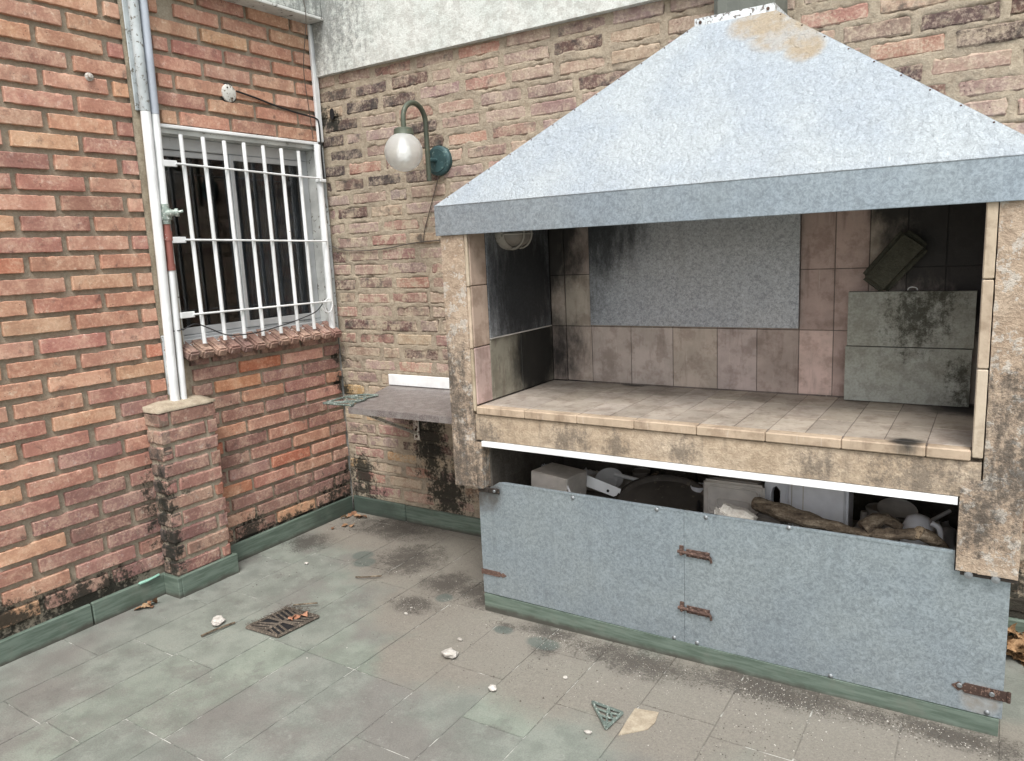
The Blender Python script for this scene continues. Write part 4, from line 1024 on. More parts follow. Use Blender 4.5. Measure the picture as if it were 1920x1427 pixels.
# inside of the hood opening: dark soffit ring behind the lip
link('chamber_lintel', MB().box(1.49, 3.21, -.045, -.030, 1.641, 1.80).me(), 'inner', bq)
# cabinet base
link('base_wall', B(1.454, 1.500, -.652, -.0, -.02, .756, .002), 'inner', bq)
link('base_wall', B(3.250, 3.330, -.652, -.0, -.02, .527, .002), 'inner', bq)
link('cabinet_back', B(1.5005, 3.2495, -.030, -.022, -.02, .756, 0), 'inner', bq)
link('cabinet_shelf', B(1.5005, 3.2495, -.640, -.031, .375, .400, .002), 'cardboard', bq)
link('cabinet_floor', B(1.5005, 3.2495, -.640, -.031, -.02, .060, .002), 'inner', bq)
pm = MB(); pm.add([(1.453, -.688, -.03), (3.332, -.688, -.01), (3.332, -.688, .070), (1.453, -.688, .066), (1.453, -.60, -.03), (3.332, -.60, -.01), (3.332, -.60, .072), (1.453, -.60, .068)],
    [(0, 1, 2, 3), (4, 7, 6, 5), (3, 2, 6, 7), (0, 3, 7, 4), (1, 5, 6, 2), (0, 4, 5, 1)])
link('plinth', pm.me(), 'skirting', bq)
YD = -.680
def door(poly, lab):
    m = MB().prism(poly, lambda x, z: (x, YD - .004, z), lambda x, z: (x, YD + .003, z)).me()
    d = sub(link('cabinet_door', m, 'door', bq, label=lab)); d.matrix_parent_inverse = PINV[bq.name]
    return d
d1 = door([(1.450, .071), (2.3525, .069), (2.3525, .579), (1.585, .582), (1.555, .578), (1.520, .556), (1.496, .544), (1.450, .520)], 'left zinc door with clipped upper corner')
d2 = door([(2.3537, .069), (3.339, .074), (3.337, .520), (3.194, .520), (3.194, .583), (2.3537, .579)], 'right zinc door notched round the column foot')
subparent('edge_fold', MB().box(1.56, 2.351, YD - .006, YD - .0045, .572, .5785).me(), 'door', d1); subparent('edge_fold', MB().box(2.356, 3.19, YD - .006, YD - .0045, .5725, .579).me(), 'door', d2)
for par, xs in ((d1, [(1.902, .562), (2.312, .064 + .012), (2.25, .567)]), (d2, [(2.434, .566), (2.716, .574), (2.40, .078), (2.858, .077), (3.301, .084)])):
    for (x, z) in xs: subparent('screw', smooth_by_angle(MB().lathe([(.0085, 0), (.007, .003), (.0, .0045)], aim((x, YD - .0045, z), (0, -1, 0)), 10).me(), 60), 'zinc_screw', par)
def strap(par, x0, x1, z, mat, tip=1, h=.013, slope=0.0, holes=()):
    """flat strap hinge, pointed at the x1 end"""
    d = 1 if x1 > x0 else -1
    poly = [(x0, z - h), (x1 - d * .035, z - h + slope), (x1 - d * .028, z - h * .45 + slope), (x1 - d * .018, z - h * .9 + slope), (x1, z + slope), (x1 - d * .018, z + h * .9 + slope), (x1 - d * .028, z + h * .45 + slope), (x1 - d * .035, z + h + slope), (x0, z + h)]
    o = subparent('hinge', MB().prism(poly, lambda x, zz: (x, YD - .0085, zz), lambda x, zz: (x, YD - .0045, zz)).tube([(x0, YD - .006, z - h), (x0, YD - .006, z + h)], .006, 8).me(), mat, par)
strap(d1, 1.450, 1.572, .168, 'rust', h=.011)
strap(d2, 3.352, 3.205, .150, 'rust', h=.016)
link('hinge', MB().box(1.452, 1.560, YD - .012, YD - .006, .528, .552, .003).tube([(1.50, YD - .0125, .540), (1.50, YD - .018, .540)], .009, 10).lathe([(.013, 0), (.011, .004), (.0, .005)], aim((1.538, YD - .012, .541), (0, -1, 0)), 12).me(), 'dark_iron', bq)
for x in (1.538,): link('screw', MB().lathe([(.007, 0), (.005, .003)], aim((x, YD - .0165, .541), (0, -1, 0)), 10).me(), 'zinc_screw', bq)
for (x, z) in ((3.206, .158), (3.155, .154), (3.29, .153)): 
    if x > 3.2: subparent('screw', MB().lathe([(.008, 0), (.006, .003)], aim((x + .02, YD - .0088, z - .004), (0, -1, 0)), 10).me(), 'zinc_screw', d2)
for z in (.424, .206):
    m = MB(); m.box(2.336, 2.352, YD - .008, YD - .0045, z - .014, z + .022, .001); m.box(2.362, 2.448, YD - .008, YD - .0045, z - .017, z + .012, .001)
    for x in (2.339, 2.372, 2.403, 2.432): m.box(x, x + .011, YD - .018, YD - .008, z - .014, z + .012, .003)
    m.tube([(2.332, YD - .014, z + .001), (2.452, YD - .014, z - .003)], .0062, 8); m.tube([(2.452, YD - .014, z - .003), (2.456, YD - .014, z - .022)], .005, 8)
    subparent('bolt_latch', m.me(), 'rust', d2)
# iron angle visible under the column feet
link('foot_angle', B(3.21, 3.352, -.700, -.69, .516, .5275, .001), 'dark_iron', bq)
for x in (3.232, 3.300): link('foot_bolt', smooth_by_angle(MB().lathe([(.012, 0), (.011, .006), (.0, .008)], aim((x, -.702, .521), (0, -1, 0)), 12).me()), 'zinc_screw', bq)

# bulkhead lamp inside the chamber
bl = thing('bulkhead_lamp', 'dusty oval bulkhead light fixed high inside the hood on the left', 'lamp', (1.486, -.40, 1.60))
T = aim((1.487, -.400, 1.600), (1, 0, 0)) @ Matrix.Diagonal((1.0, 1.0, 1, 1))
# local X of aim() is world vertical or depth: build directly with an oval profile
def oval(prof, c, ry, rz, n=28):
    V = []; F = []
    for (s_, dx) in prof:
        for k in range(n):
            t = 2 * math.pi * k / n; V.append((c[0] + dx, c[1] + ry * s_ * math.cos(t), c[2] + rz * s_ * math.sin(t)))
    for i in range(len(prof) - 1):
        for k in range(n): F.append((i * n + k, i * n + (k + 1) % n, (i + 1) * n + (k + 1) % n, (i + 1) * n + k))
    F.append(tuple((len(prof) - 1) * n + k for k in range(n)))
    return smooth_by_angle(mesh('oval', V, F), 40)
C_ = (1.486, -.415, 1.592)
link('housing', oval([(1.0, 0), (1.02, .018), (.97, .030), (.86, .036), (.84, .030)], C_, .105, .066), paint('dusty_white_plastic', (.30, .28, .25), .6, (.16, .15, .13), .6, sc=20), bl)
link('lens', oval([(.83, .030), (.80, .055), (.66, .080), (.40, .092), (.1, .095)], C_, .105, .066), 'lens', bl)
cg = MB()
for s_ in (-1, 1):
    cg.tube([(1.486 + .036 + .062 * math.sin(math.pi * k / 10), -.415 + s_ * .03, 1.592 - .060 * math.cos(math.pi * k / 10)) for k in range(11)], .0042, 6)
cg.tube([(1.486 + .036 + .062 * math.sin(math.pi * k / 12), -.415 - .095 * math.cos(math.pi * k / 12), 1.592) for k in range(13)], .0042, 6)
link('guard', smooth_by_angle(cg.me()), paint('dusty_guard', (.32, .30, .27), .6), bl)

# concrete boards stacked on edge at the back right
b1 = link('concrete_board', dense_box(2.783, 3.196, -.118, -.082, .9035, 1.1115, .0012, 31, .05), 'board'); tag(b1, 'lower grey green concrete board standing on the hearth tiles', 'board')
b2 = link('concrete_board', dense_box(2.788, 3.200, -.116, -.080, 1.1125, 1.316, .0012, 37, .05), 'board'); tag(b2, 'upper concrete board with black moss stain, on top of the other board', 'board')
bm = bmesh.new(); bmesh.ops.create_cube(bm, size=1); bmesh.ops.scale(bm, vec=(.115, .040, .225), verts=bm.verts)
bmesh.ops.bevel(bm, geom=bm.edges[:], offset=.018, segments=3, affect='EDGES')
bmesh.ops.subdivide_edges(bm, edges=bm.edges[:], cuts=1)
for v in bm.verts: v.co += Vector(noise.noise_vector(v.co * 18)) * .006
bmesh.ops.transform(bm, matrix=Matrix.Translation((2.937, -.094, 1.421)) @ Matrix.Rotation(math.radians(40), 4, 'Y'), verts=bm.verts)
me = bpy.data.meshes.new('stone'); bm.to_mesh(me); bm.free(); smooth_by_angle(me, 50)
tag(link('stone_block', me, 'darkstone'), 'sooty rounded stone block leaning on the back tiles above the boards', 'stone')
wl = [(3.0 + .016 * math.cos(t), -.10 + .004 * math.sin(3 * t), 1.316 + .012 * abs(math.sin(t)) + .002) for t in [math.pi * k / 8 for k in range(9)]]
tag(link('wire_loop', tubeme(wl, .0022, 6), 'white_paint'), 'tiny white wire loop on the top edge of the upper board', 'wire')

# ------------------------------------------------------------------ things stored in the cabinet
def rbox_me(c, s, bev, rot=(0, 0, 0), amp=.0, seed=0):
    bm = bmesh.new(); bmesh.ops.create_cube(bm, size=1); bmesh.ops.scale(bm, vec=s, verts=bm.verts)
    bmesh.ops.bevel(bm, geom=bm.edges[:], offset=bev, segments=3, affect='EDGES')
    if amp:
        bmesh.ops.subdivide_edges(bm, edges=[e for e in bm.edges if e.calc_length() > .04], cuts=2)
        for v in bm.verts: v.co += Vector(noise.noise_vector(v.co * 20 + Vector((seed, 0, 0)))) * amp
    R = Matrix.Translation(c) @ Matrix.Rotation(rot[2], 4, 'Z') @ Matrix.Rotation(rot[1], 4, 'Y') @ Matrix.Rotation(rot[0], 4, 'X')
    bmesh.ops.transform(bm, matrix=R, verts=bm.verts)
    me = bpy.data.meshes.new('rb'); bm.to_mesh(me); bm.free(); return smooth_by_angle(me, 40)
T = rbox_me((1.735, -.50, .502), (.185, .15, .20), .004, (0, .05, -.12))
tag(link('wooden_box', T, 'cardboard'), 'dusty grey wooden box at the left end of the cabinet', 'box')
br = thing('scrubbing_brush', 'scrubbing brush with white bristles lying behind the grey box', 'brush', (1.60, -.2, .42))
link('brush_back', rbox_me((1.57, -.25, .500), (.13, .045, .018), .006, (.3, .1, .1)), 'plastic_grey', br)
m = MB()
for k in range(60):
    a, b = rnd.uniform(-.055, .055), rnd.uniform(-.018, .018); m.tube([(1.57 + a, -.25 + b, .508), (1.57 + a + rnd.uniform(-.008, .008), -.25 + b + rnd.uniform(-.008, .008), .535)], .0012, 4)
link('bristles', m.me(), 'plastic_white', br)
link('support_tin', rbox_me((1.57, -.22, .445), (.10, .10, .09), .01), 'black_pan', br)
fn = thing('plastic_tray', 'grey plastic tray with a round bowl, left of the middle of the cabinet', 'tray', (1.88, -.25, .4))
link('tray', rbox_me((1.83, -.24, .475), (.24, .16, .018), .006, (.35, .05, .1)), 'plastic_grey', fn)
link('bowl', smooth_by_angle(MB().lathe([(.020, .0), (.045, .018), (.058, .034), (.062, .036), (.054, .030), (.030, .006), (.0, .004)], aim((1.86, -.26, .488), (.15, -.55, .8)), 24).me()), 'paper', fn)
link('tray_leg', rbox_me((1.83, -.22, .43), (.22, .10, .058), .006), 'black_pan', fn)
mp = MB().prism([(0, 0), (.16, 0), (.185, .018), (.19, .04), (.0, .046)], lambda u, w: (1.80 + u, -.44 + w * .3, .535 - u * .22 + w), lambda u, w: (1.80 + u, -.437 + w * .3, .533 - u * .22 + w)).me()
mpo = thing('metal_plate', 'pale bent metal plate with a screw hole, next to the grey box', 'plate', (1.88, -.43, .4))
link('plate', mp, 'white_paint', mpo); link('hole', MB().lathe([(.006, 0), (.006, .002)], aim((1.935, -.4375, .520), (0, -1, .2)), 10).me(), 'dark', mpo)  # black disc on the plate, colour stands for shade in the screw hole
link('plate_support', rbox_me((1.87, -.38, .44), (.16, .06, .078), .004), 'black_pan', mpo)
ww = spline([(1.79, -.56, .56), (1.81, -.57, .575), (1.83, -.58, .55), (1.86, -.59, .50), (1.88, -.60, .405)])
tag(link('bent_rod', tubeme(ww, .0045, 8), 'paper'), 'short bent grey rod propped in front of the metal plate', 'rod')
pan = thing('round_pan', 'large blackened round pan with a raised rim in the middle of the cabinet', 'pan', (2.17, -.42, .4))
T = aim((2.175, -.42, .475), (.12, -.32, .95))
link('pan_disc', smooth_by_angle(MB().lathe([(.0, .0), (.180, .0), (.194, .014), (.200, .016), (.198, .006), (.180, -.012), (.0, -.014)], T, 48).me()), 'black_pan', pan)
link('pan_rim', smooth_by_angle(MB().tube([T @ Vector((.197 * math.cos(t), .197 * math.sin(t), .016)) for t in [2 * math.pi * k / 48 for k in range(49)]], .0045, 6).me()), 'dark_iron', pan)
link('pan_stand', MB().lathe([(.13, 0), (.12, .06)], Matrix.Translation((2.175, -.40, .401)), 20).me(), 'black_pan', pan)
for k, (x, l, an, c) in enumerate([(2.085, .13, .55, 'paper'), (2.13, .11, -.2, 'plastic_grey'), (2.18, .10, .3, 'paper')]):
    o = link('packet', rbox_me((x, -.17, .455 + .01 * k), (.05, .03, l), .006, (.2, an, .2 * k)), c)
    tag(o, ['pale narrow packet tilted behind the round pan', 'grey dull packet standing between two pale ones', 'crumpled pale packet right behind the black pan'][k], 'packet')
ww = spline([(2.215, -.16, .545), (2.26, -.25, .50), (2.33, -.45, .47), (2.42, -.55, .43), (2.5, -.58, .41)])
tag(link('black_pole', tubeme(ww, .007, 8), 'black_wire'), 'thin black pole slanting down to the right of the round pan', 'pole')
# food container lying on its side with the lid towards us
ct = thing('lidded_container', 'dusty grey rounded container lid left of the white jerrycan', 'container', (2.44, -.4, .4))
link('body', rbox_me((2.455, -.34, .548), (.215, .14, .135), .03), 'plastic_grey', ct)
link('lid', rbox_me((2.455, -.425, .548), (.232, .020, .150), .009), 'plastic_grey', ct)
rr = MB()
for (sx, sz, r) in ((.095, .055, .005), (.062, .018, .0035)):
    pts = []
    for (cx_, cz_, a0) in ((1, 1, 0), (-1, 1, 90), (-1, -1, 180), (1, -1, 270)):
        for k in range(5):
            t = math.radians(a0 + 22.5 * k); pts.append((2.455 + cx_ * (sx - .015) + .015 * math.cos(t), -.436, .548 + cz_ * (sz - .012) + .012 * math.sin(t) - (.01 if r < .004 else 0)))
    rr.tube(pts + [pts[0]], r, 6)
link('lid_rib', smooth_by_angle(rr.me()), 'plastic_grey', ct)
link('container_foot', rbox_me((2.455, -.34, .440), (.20, .13, .078), .01), 'black_pan', ct)
jc = thing('jerrycan', 'white plastic jerrycan with moulded handle under the trim strip', 'jerrycan', (2.72, -.38, .4))
link('body', rbox_me((2.745, -.33, .545), (.215, .14, .288), .014), 'plastic_white', jc)
hm = MB(); hp = [(2.640, .455), (2.640, .662), (2.612, .668), (2.572, .650), (2.565, .60), (2.565, .455)]
outer = [(2.638, .44), (2.638, .676), (2.605, .680), (2.590, .655), (2.580, .645), (2.562, .628), (2.558, .44)]
inner = [(2.618, .475), (2.618, .600), (2.604, .618), (2.590, .606), (2.584, .580), (2.584, .475)]
def ringprism(outer, inner, y0, y1):
    m = MB()
    n = 48
    def res(poly):
        out = []; L = [((Vector(poly[i]) - Vector(poly[(i + 1) % len(poly)])).length) for i in range(len(poly))]; tot = sum(L)
        for k in range(n):
            d = tot * k / n; i = 0
            while d > L[i]: d -= L[i]; i += 1
            out.append(Vector(poly[i]).lerp(Vector(poly[(i + 1) % len(poly)]), d / L[i]))
        return out
    O, I = res(outer), res(inner); V = [(p.x, y0, p.y) for p in O] + [(p.x, y0, p.y) for p in I] + [(p.x, y1, p.y) for p in O] + [(p.x, y1, p.y) for p in I]; F = []
    for k in range(n):
        j = (k + 1) % n
        F += [(k, j, n + j, n + k), (2 * n + k, 3 * n + k, 3 * n + j, 2 * n + j), (k, 2 * n + k, 2 * n + j, j), (n + k, n + j, 3 * n + j, 3 * n + k)]
    return m.add(V, F)
link('handle', ringprism(outer, inner, -.39, -.345).me(), 'plastic_white', jc)
link('seam', MB().box(2.70, 2.703, -.4025, -.400, .42, .68).box(2.66, 2.663, -.4022, -.3998, .42, .68).me(), 'plastic_grey', jc)
rb = rbox_me((2.515, -.60, .535), (.16, .07, .10), .02, (0, .3, 0), .018, 3); tag(link('rubble_lump', rb, 'rubble'), 'rough grey rubble lump peeping over the door edge below the jerrycan', 'rubble')
link('x', rbox_me((2.515, -.58, .45), (.14, .07, .10), .01), 'black_pan').name = 'brick_stub'
tag(bpy.data.objects['brick_stub'], 'dark stub of brick under the rubble lump inside the cabinet', 'brick')
lg = thing('wooden_branch', 'thick brown knotty branch lying across the right side of the cabinet', 'branch', (2.8, -.6, .4))
pts = spline([(2.56, -.53, .590), (2.68, -.56, .578), (2.80, -.58, .566), (2.92, -.59, .560), (2.98, -.60, .566), (3.05, -.605, .582), (3.11, -.61, .592)], 5)
rs = [.022 + .008 * math.sin(k * .30) + .003 * math.sin(k * 1.7) for k in range(len(pts))]
for k in range(len(rs)):
    if k > 22: rs[k] = max(.012, rs[k] * .62)
link('trunk', smooth_by_angle(MB().tube(pts, rs, 12).me(), 60), 'wood', lg)
link('side_branch', smooth_by_angle(MB().tube(spline([(3.095, -.615, .596), (3.13, -.600, .575), (3.165, -.57, .53), (3.17, -.56, .47)], 4), [.021, .021, .022, .022, .021, .020, .019, .018, .017, .016, .015, .014, .013], 12).me(), 60), 'wood', lg)
link('cut_end', MB().lathe([(.0, .004), (.012, .003), (.020, .0), (.0215, -.004)], aim((3.092, -.620, .600), (-.4, -.75, .5)), 14).me(), paint('pale_cut_wood', (.30, .23, .15), .8, (.08, .05, .03), .58, sc=120), lg)
link('knot', smooth_by_angle(MB().tube([(2.93, -.585, .57), (2.965, -.56, .60), (2.99, -.55, .605), (3.04, -.56, .585)], [.03, .026, .02, .012], 10).me(), 60), 'wood', lg)
link('end_rest', rbox_me((2.62, -.52, .48), (.10, .08, .158), .01), 'black_pan', lg)
jg = thing('plastic_jug', 'small white plastic jug standing behind the branch at the right', 'jug', (3.07, -.40, .4))
link('body', smooth_by_angle(MB().lathe([(.045, 0), (.052, .01), (.052, .10), (.046, .15), (.034, .178), (.012, .188), (.0, .189)], Matrix.Translation((3.075, -.42, .401)), 24).me(), 50), 'plastic_white', jg)
link('handle', tubeme(spline([(3.118, -.45, .575), (3.140, -.46, .565), (3.146, -.465, .52), (3.135, -.46, .46)], 5), .009, 10), 'plastic_white', jg)
tag(link('shallow_dish', smooth_by_angle(MB().lathe([(.0, .0), (.05, .0), (.065, .014), (.068, .016), (.062, .011), (.0, .005)], aim((2.99, -.20, .51), (.1, -.3, .9)), 28).me()), 'plastic_grey'), 'grey shallow dish at the very back behind the jug', 'dish')
tag(link('tin_can', MB().lathe([(.05, 0), (.05, .105)], Matrix.Translation((3.02, -.20, .401)), 20).me(), 'black_pan'), 'dark tin can carrying the grey shallow dish', 'can')
tag(link('bottle', smooth_by_angle(MB().tube([(2.93, -.635, .545), (3.04, -.645, .530), (3.10, -.648, .522)], [.012, .012, .006], 12).me()), 'plastic_white'), 'clear white plastic strip lying under the branch by the door edge', 'strip')

CL = [('tin_can', (1.66, -.26), .05, .10, 'plastic_grey', 'dented grey tin can behind the wooden box'),
      ('glass_jar', (1.96, -.14), .04, .13, 'lens', 'cloudy glass jar at the back left of the cabinet'),
      ('paint_tin', (2.30, -.13), .055, .12, 'plastic_grey', 'grey paint tin behind the black pan'),
      ('plastic_cup', (2.26, -.24), .035, .13, 'plastic_white', 'pale plastic cup between the pan and the container lid'),
      ('paint_tin', (2.93, -.16), .05, .11, 'cardboard', 'dusty brown tin behind the jerrycan'),
      ('glass_bottle', (2.90, -.36), .032, .15, 'lens', 'cloudy bottle between the jerrycan and the jug')]
for nm, (x, y), rr_, hh, mt, lab in CL:
    prof = [(rr_, 0), (rr_ * 1.03, .004), (rr_, .008), (rr_, hh - .01), (rr_ * 1.04, hh - .004), (rr_ * .97, hh), (rr_ * .9, hh - .006), (.0, hh - .007)]
    if 'bottle' in nm: prof = [(rr_, 0), (rr_, hh * .6), (rr_ * .4, hh * .8), (rr_ * .38, hh), (.0, hh)]
    tag(link(nm, smooth_by_angle(MB().lathe(prof, Matrix.Translation((x, y, .401)) @ Matrix.Rotation(rnd.uniform(-.08, .08), 4, 'X'), 20).me()), mt), lab, nm.split('_')[1])
def rag_me(c, sx, sy, h, seed):
    V = []; F = []; n = 22
    for j in range(n + 1):
        for i in range(n + 1):
            u, w = i / n * 2 - 1, j / n * 2 - 1; q = noise.noise(Vector((u * 2.2 + seed, w * 2.2, 0))); q2 = noise.noise(Vector((u * 6 + seed, w * 6, 3)))
            V.append((c[0] + u * sx + q2 * .015, c[1] + w * sy + q * .015, c[2] + max(0, h * (1 - u * u) * (1 - w * w) * (1 + q * .5) + q2 * .018)))
    for j in range(n):
        for i in range(n): k = j * (n + 1) + i; F.append((k, k + 1, k + n + 2, k + n + 1))
    return mesh('rag', V, F, True)
MAT['cloth'] = paint('grey_rag_cloth', (.30, .29, .28), .95, (.45, .43, .40), .58, .2, sc=18)
MAT['sack'] = paint('pale_crumpled_bag', (.55, .55, .56), .6, (.35, .34, .33), .6, .2, sc=10)
for k, (c, sx, sy, h, mt, nm, lab) in enumerate([((1.98, -.50, .401), .12, .11, .085, 'cloth', 'rag', 'crumpled grey rag in front of the round pan on its left'),
        ((2.36, -.28, .401), .10, .12, .12, 'sack', 'plastic_bag', 'pale crumpled bag between the pan and the container'),
        ((2.99, -.33, .401), .10, .12, .10, 'cloth', 'rag', 'grey rag lying between the jerrycan and the plastic jug'),
        ((1.74, -.18, .401), .13, .10, .11, 'sack', 'plastic_bag', 'pale crumpled bag behind the wooden box'),
        ((3.12, -.20, .401), .09, .12, .09, 'sack', 'plastic_bag', 'pale crumpled bag in the far right corner of the cabinet')]):
    tag(link(nm, rag_me(c, sx, sy, h, k * 9.3), mt), lab, nm.replace('_', ' '))
for k, (p, q, rr_, mt, lab) in enumerate([((1.93, -.57, .44), (2.06, -.20, .55), .008, 'wood', 'thin wooden stick leaning back over the grey rag'),
        ((2.60, -.58, .41), (2.50, -.20, .56), .006, 'dark_iron', 'iron skewer standing between the container and the jerrycan'),
        ((2.93, -.50, .45), (3.16, -.25, .56), .007, 'paper', 'pale rod leaning behind the plastic jug'),
        ((1.90, -.30, .55), (2.12, -.24, .50), .009, 'paper', 'short pale tube lying on the tray bowl')]):
    tag(link('stick', tubeme([p, q], rr_, 8), mt), lab, 'stick')
# ------------------------------------------------------------------ drain grate in the floor
dg = thing('drain_grate', 'square rusty iron drain grate with herringbone slots set in the floor', 'drain', (.75, -1.2, 0))
gc = Vector((.752, -1.202, -.0005)); ax = Vector((.185, .010, 0)) * .5 * 1.0; ay = Vector((.020, .205, 0)) * .5
def gp(u, v, z=.0): return gc + ax * u + ay * v + Vector((0, 0, z))
fm = MB()
for a, b in [((-1, -1), (1, -1)), ((1, -1), (1, 1)), ((1, 1), (-1, 1)), ((-1, 1), (-1, -1))]: fm.tube([gp(*a, .002), gp(*b, .002)], .0075, 4)
link('frame', fm.me(), 'grate_iron', dg)
link('pit', MB().add([gp(-.95, -.95, -.0005), gp(.95, -.95, -.0005), gp(.95, .95, -.0005), gp(-.95, .95, -.0005)], [(0, 1, 2, 3)]).me(), 'dark', dg)  # flat black sheet under the bars, the drain's shade put into its colour
link('grate_bar', MB().tube([gp(0, -1, .003), gp(0, 1, .003)], .006, 4).me(), 'grate_iron', dg); link('grate_bar', MB().tube([gp(-1, 0, .003), gp(1, 0, .003)], .006, 4).me(), 'grate_iron', dg)
for s_ in (-1, 1):
    for k in range(-4, 5):
        v0 = k * .22; v1 = v0 + .30 * (1 if v0 >= 0 else -1)
        v1 = max(-1, min(1, v1))
        link('grate_bar', MB().tube([gp(0, v0, .002), gp(s_ * 1.0, v1, .002)], .0050, 4).me(), 'grate_iron', dg)
# ------------------------------------------------------------------ iron triangle
tr = thing('iron_triangle', 'small green iron lattice triangle lying on the floor before the cabinet', 'lattice', (2.24, -1.14, 0))
A_, B_, C_t = Vector((2.178, -1.098, .008)), Vector((2.292, -1.106, .008)), Vector((2.280, -1.205, .008))
tm = MB()
for a, b in ((A_, B_), (B_, C_t), (C_t, A_)): tm.tube([a, b], .0052, 6)
link('outer_frame', tm.me(), 'green_iron', tr)
tm = MB(); tm.tube([C_t, A_.lerp(B_, .52)], .004, 6)
for t in (.25, .5, .75):
    p = C_t.lerp(A_.lerp(B_, .52), t); tm.tube([C_t.lerp(A_, t), p], .0036, 6); tm.tube([p, C_t.lerp(B_, min(1, t + .1))], .0036, 6)
tm.tube([A_.lerp(B_, .52), C_t.lerp(B_, .45)], .0036, 6)
link('lattice_bar', tm.me(), 'green_iron', tr)
# patch of bare sandy mortar next to it
pp = [(2.315, -1.055), (2.392, -1.040), (2.402, -1.095), (2.395, -1.140), (2.325, -1.210), (2.318, -1.13)]
o = link('mortar_patch', MB().prism(pp, lambda x, y: (x, y, fz(x, y) + .0012), lambda x, y: (x, y, fz(x, y) + .0042)).me(), 'plaster_strip'); tag(o, 'thin sandy mortar patch on the floor right of the iron triangle', 'patch')

# ------------------------------------------------------------------ rubble, twigs, leaves, grit
def chunk(c, r, seed, label, flat=.6):
    bm = bmesh.new(); bmesh.ops.create_icosphere(bm, subdivisions=2, radius=1)
    for v in bm.verts:
        q = noise.noise_vector(v.co * 1.3 + Vector((seed * 5, 0, 0))); v.co *= 1 + .55 * q.x; v.co.z *= flat; v.co.x *= 1.25
        v.co *= r
    zmin = min(v.co.z for v in bm.verts)
    bmesh.ops.translate(bm, vec=(c[0], c[1], fz(c[0], c[1]) - zmin + .001), verts=bm.verts)
    me = bpy.data.meshes.new('c'); bm.to_mesh(me); bm.free()
    return tag(link('rubble_piece', me, 'rubble'), label, 'rubble', 'pale rubble pieces on the floor')
chunk((.500, -1.340), .026, 1, 'white flat rubble piece beside the twig left of the drain', .55)
chunk((.515, -1.362), .015, 2, 'smaller white crumb touching the piece left of the drain')
chunk((1.551, -1.073), .026, 3, 'largest angular pale chip alone in the middle of the floor')
chunk((1.827, -1.185), .014, 4, 'small pale chip on the joint near the middle front')
chunk((1.510, -.952), .009, 5, 'tiny white crumb above the largest pale chip')
chunk((1.17, -.885), .007, 6, 'tiny white crumb by the dark grit patch')
chunk((2.235, -1.245), .010, 7, 'tiny pale crumb below the iron triangle')
chunk((.37, -.72), .008, 8, 'tiny white crumb right of the pier')
chunk((2.02, -1.0), .007, 9, 'tiny pale crumb on the dirt left of the triangle')
def twig(pts, r, label):
    tag(link('twig', tubeme(spline(pts, 4), r, 6), 'wood'), label, 'twig', 'twigs on the floor')
twig([(.545, -1.455, .006), (.555, -1.40, .008), (.565, -1.345, .007), (.575, -1.31, .006)], .0042, 'straight brown twig beside the white rubble left of the drain')
twig([(.72, -.728, .006), (.765, -.712, .008), (.80, -.678, .006), (.83, -.665, .008)], .0035, 'thin dark twig on the dirt between the pier and the barbecue')
twig([(.68, -1.08, .008), (.73, -1.05, .012), (.77, -1.02, .012)], .0035, 'dark twig at the far corner of the drain grate')

def leaf_me(seed):
    r = random.Random(seed); L, W = .05, .022; V = []; F = []; n = 6
    cu = r.uniform(.3, 1.2); tw = r.uniform(-.8, .8)
    for i in range(n + 1):
        t = i / n; w = W * math.sin(math.pi * min(.98, t * .95 + .03)) ** .8
        z = .012 * math.sin(t * math.pi) * cu
        for s in (-1, 0, 1):
            V.append((t * L - L / 2, s * w + .004 * math.sin(i * 2 + seed), z + (abs(s) * .009 * cu) + s * tw * .006 * t))
    for i in range(n):
        for s in (0, 1): q = i * 3 + s; F.append((q, q + 1, q + 4, q + 3))
    me = mesh('leaf', V, F, True); me.materials.append(MAT['leaf']); return me
LV = [leaf_me(k) for k in range(6)]
LC = [(.34, .19, .11), (.28, .15, .09), (.40, .25, .15), (.22, .12, .07), (.45, .31, .19)]
def leaves(spots, label, grp, s0=.8, c=LC):
    for (x, y, z) in spots:
        o = link('dry_leaf', rnd.choice(LV), None, None, (x, y, fz(x, y) + z), (rnd.uniform(-.4, .4), rnd.uniform(-.3, .3), rnd.uniform(0, 6.28)), rnd.choice(c) + (1,))
        k = s0 * rnd.uniform(.7, 1.2); o.scale = (k, k, k); tag(o, label, 'leaf', grp)
leaves([(.10 + rnd.gauss(0, .05), -.10 + rnd.gauss(0, .03), .004) for _ in range(9)] + [(.16, -.24, .004), (.2, -.22, .004), (.13, -.30, .003)], 'dry brown leaf in the corner where the two walls meet', 'dry leaves in the corner', .7)
leaves([(.07, -1.405, .004), (.062, -1.43, .004), (.09, -1.40, .003), (.08, -1.375, .004)], 'curled brown leaf by the skirting left of the pier', 'leaves beside the pier', .9)
leaves([(.775, -1.165, .006), (.80, -1.125, .006), (.785, -1.15, .006)], 'pinkish brown leaf lying on the drain grate', 'leaves on the drain', .75, [(.60, .33, .22), (.55, .28, .18)])
m = MB()
for _ in range(150):
    x, y, z = 3.43 + rnd.gauss(0, .045), -.10 + rnd.gauss(0, .05), .004 + abs(rnd.gauss(0, .03)); lv = rnd.choice(LV)
    T = Matrix.Translation((x, y, z)) @ Matrix.Rotation(rnd.uniform(0, 6.28), 4, 'Z') @ Matrix.Rotation(rnd.uniform(-.8, .8), 4, 'X') @ Matrix.Rotation(rnd.uniform(-.6, .6), 4, 'Y') @ Matrix.Scale(rnd.uniform(.6, 1.2), 4)
    m.add([T @ v.co for v in lv.vertices], [tuple(p.vertices) for p in lv.polygons])
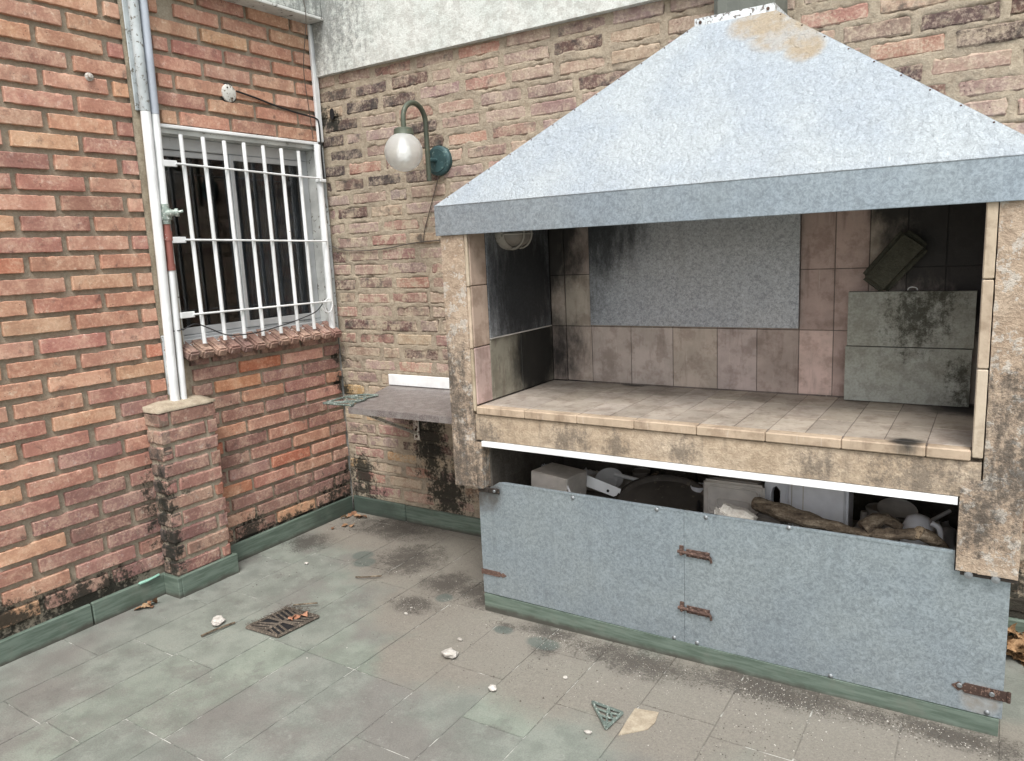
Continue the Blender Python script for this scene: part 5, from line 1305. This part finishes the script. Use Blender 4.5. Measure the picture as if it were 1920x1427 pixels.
o = link('leaf_heap', m.me(), 'leaf', color=(.38, .24, .13, 1)); o['kind'] = 'stuff'; o['label'] = 'heap of dry brown leaves beside the right end of the cabinet'

# dry needles on the far rim of the drain
m = MB()
for _ in range(120):
    u = rnd.uniform(-1.1, .5); v = 1 + rnd.gauss(0, .12); p = gp(u, v, .010 + rnd.uniform(0, .008)); a = rnd.uniform(0, 6.28); l = rnd.uniform(.006, .02)
    m.tube([p, p + Vector((math.cos(a) * l, math.sin(a) * l, rnd.uniform(-.004, .008)))], .0007, 3)
for _ in range(80):
    u = -1 + rnd.gauss(0, .10); v = rnd.uniform(-1, 1); p = gp(u, v, .008); a = rnd.uniform(0, 6.28); l = rnd.uniform(.006, .018)
    m.tube([p, p + Vector((math.cos(a) * l, math.sin(a) * l, .002))], .0007, 3)
o = link('dry_needles', m.me(), 'grate_iron'); o['kind'] = 'stuff'; o['label'] = 'dry needles and threads caught along the drain grate'

def grit(name, clusters, mat, label, smin, smax):
    m = MB(); V = []; F = []
    for (cx_, cy_, sx, sy, n) in clusters:
        for _ in range(n):
            x, y = cx_ + rnd.gauss(0, sx), cy_ + rnd.gauss(0, sy)
            if x < .03 or y > -.03 or (x > 1.44 and x < 3.345 and y > -.695): continue
            s = rnd.uniform(smin, smax) * (2.0 if rnd.random() < .03 else 1); z = fz(x, y) + s * .25; k = len(V); a = rnd.uniform(0, 6.28); c_, s_ = math.cos(a) * s, math.sin(a) * s
            V += [(x + c_, y + s_, z - s * .4), (x - s_, y + c_, z - s * .4), (x - c_, y - s_, z - s * .4), (x + s_, y - c_, z - s * .4), (x + rnd.uniform(-.3, .3) * s, y + rnd.uniform(-.3, .3) * s, z + s * .6)]
            F += [(k, k + 1, k + 4), (k + 1, k + 2, k + 4), (k + 2, k + 3, k + 4), (k + 3, k, k + 4)]
    o = link(name, mesh(name, V, F), mat); o['kind'] = 'stuff'; o['label'] = label
DIRT = [(.35, -.15, .25, .08, 260), (.8, -.42, .14, .10, 500), (1.14, -.80, .045, .035, 500), (1.3, -.6, .08, .1, 250), (1.75, -.76, .12, .02, 500), (2.2, -.78, .25, .035, 1400), (2.7, -.76, .25, .03, 1300), (3.15, -.75, .2, .03, 700), (1.9, -.95, .4, .10, 260), (2.3, -1.0, .5, .12, 500), (1.0, -1.0, .6, .3, 120), (.3, -.6, .2, .25, 60), (1.86, -.98, .008, .06, 60), (1.95, -.93, .02, .03, 50)]
grit('dark_grit', DIRT, 'inner', 'dark grit and crumbs washed against the plinth and into the corner', .0012, .0034)
grit('pale_grit', [(a, b, c * 1.15, d * 1.2, int(n * .25)) for (a, b, c, d, n) in DIRT] + [(2.7, -.95, .4, .12, 260), (1.3, -1.2, .7, .3, 60)], 'rubble', 'pale sand and grit scattered over the floor', .0010, .0026)
tag(link('green_scrap', rbox_me((.024, -1.345, .104), (.012, .10, .012), .004, (0, 0, 0), .006, 5), paint('pale_green_flake', (.30, .52, .42), .6)), 'pale turquoise paint scrap on the skirting left of the pier', 'scrap')
print('bricks rear', nb, 'tiles', ti, 'objects', len(bpy.data.objects))
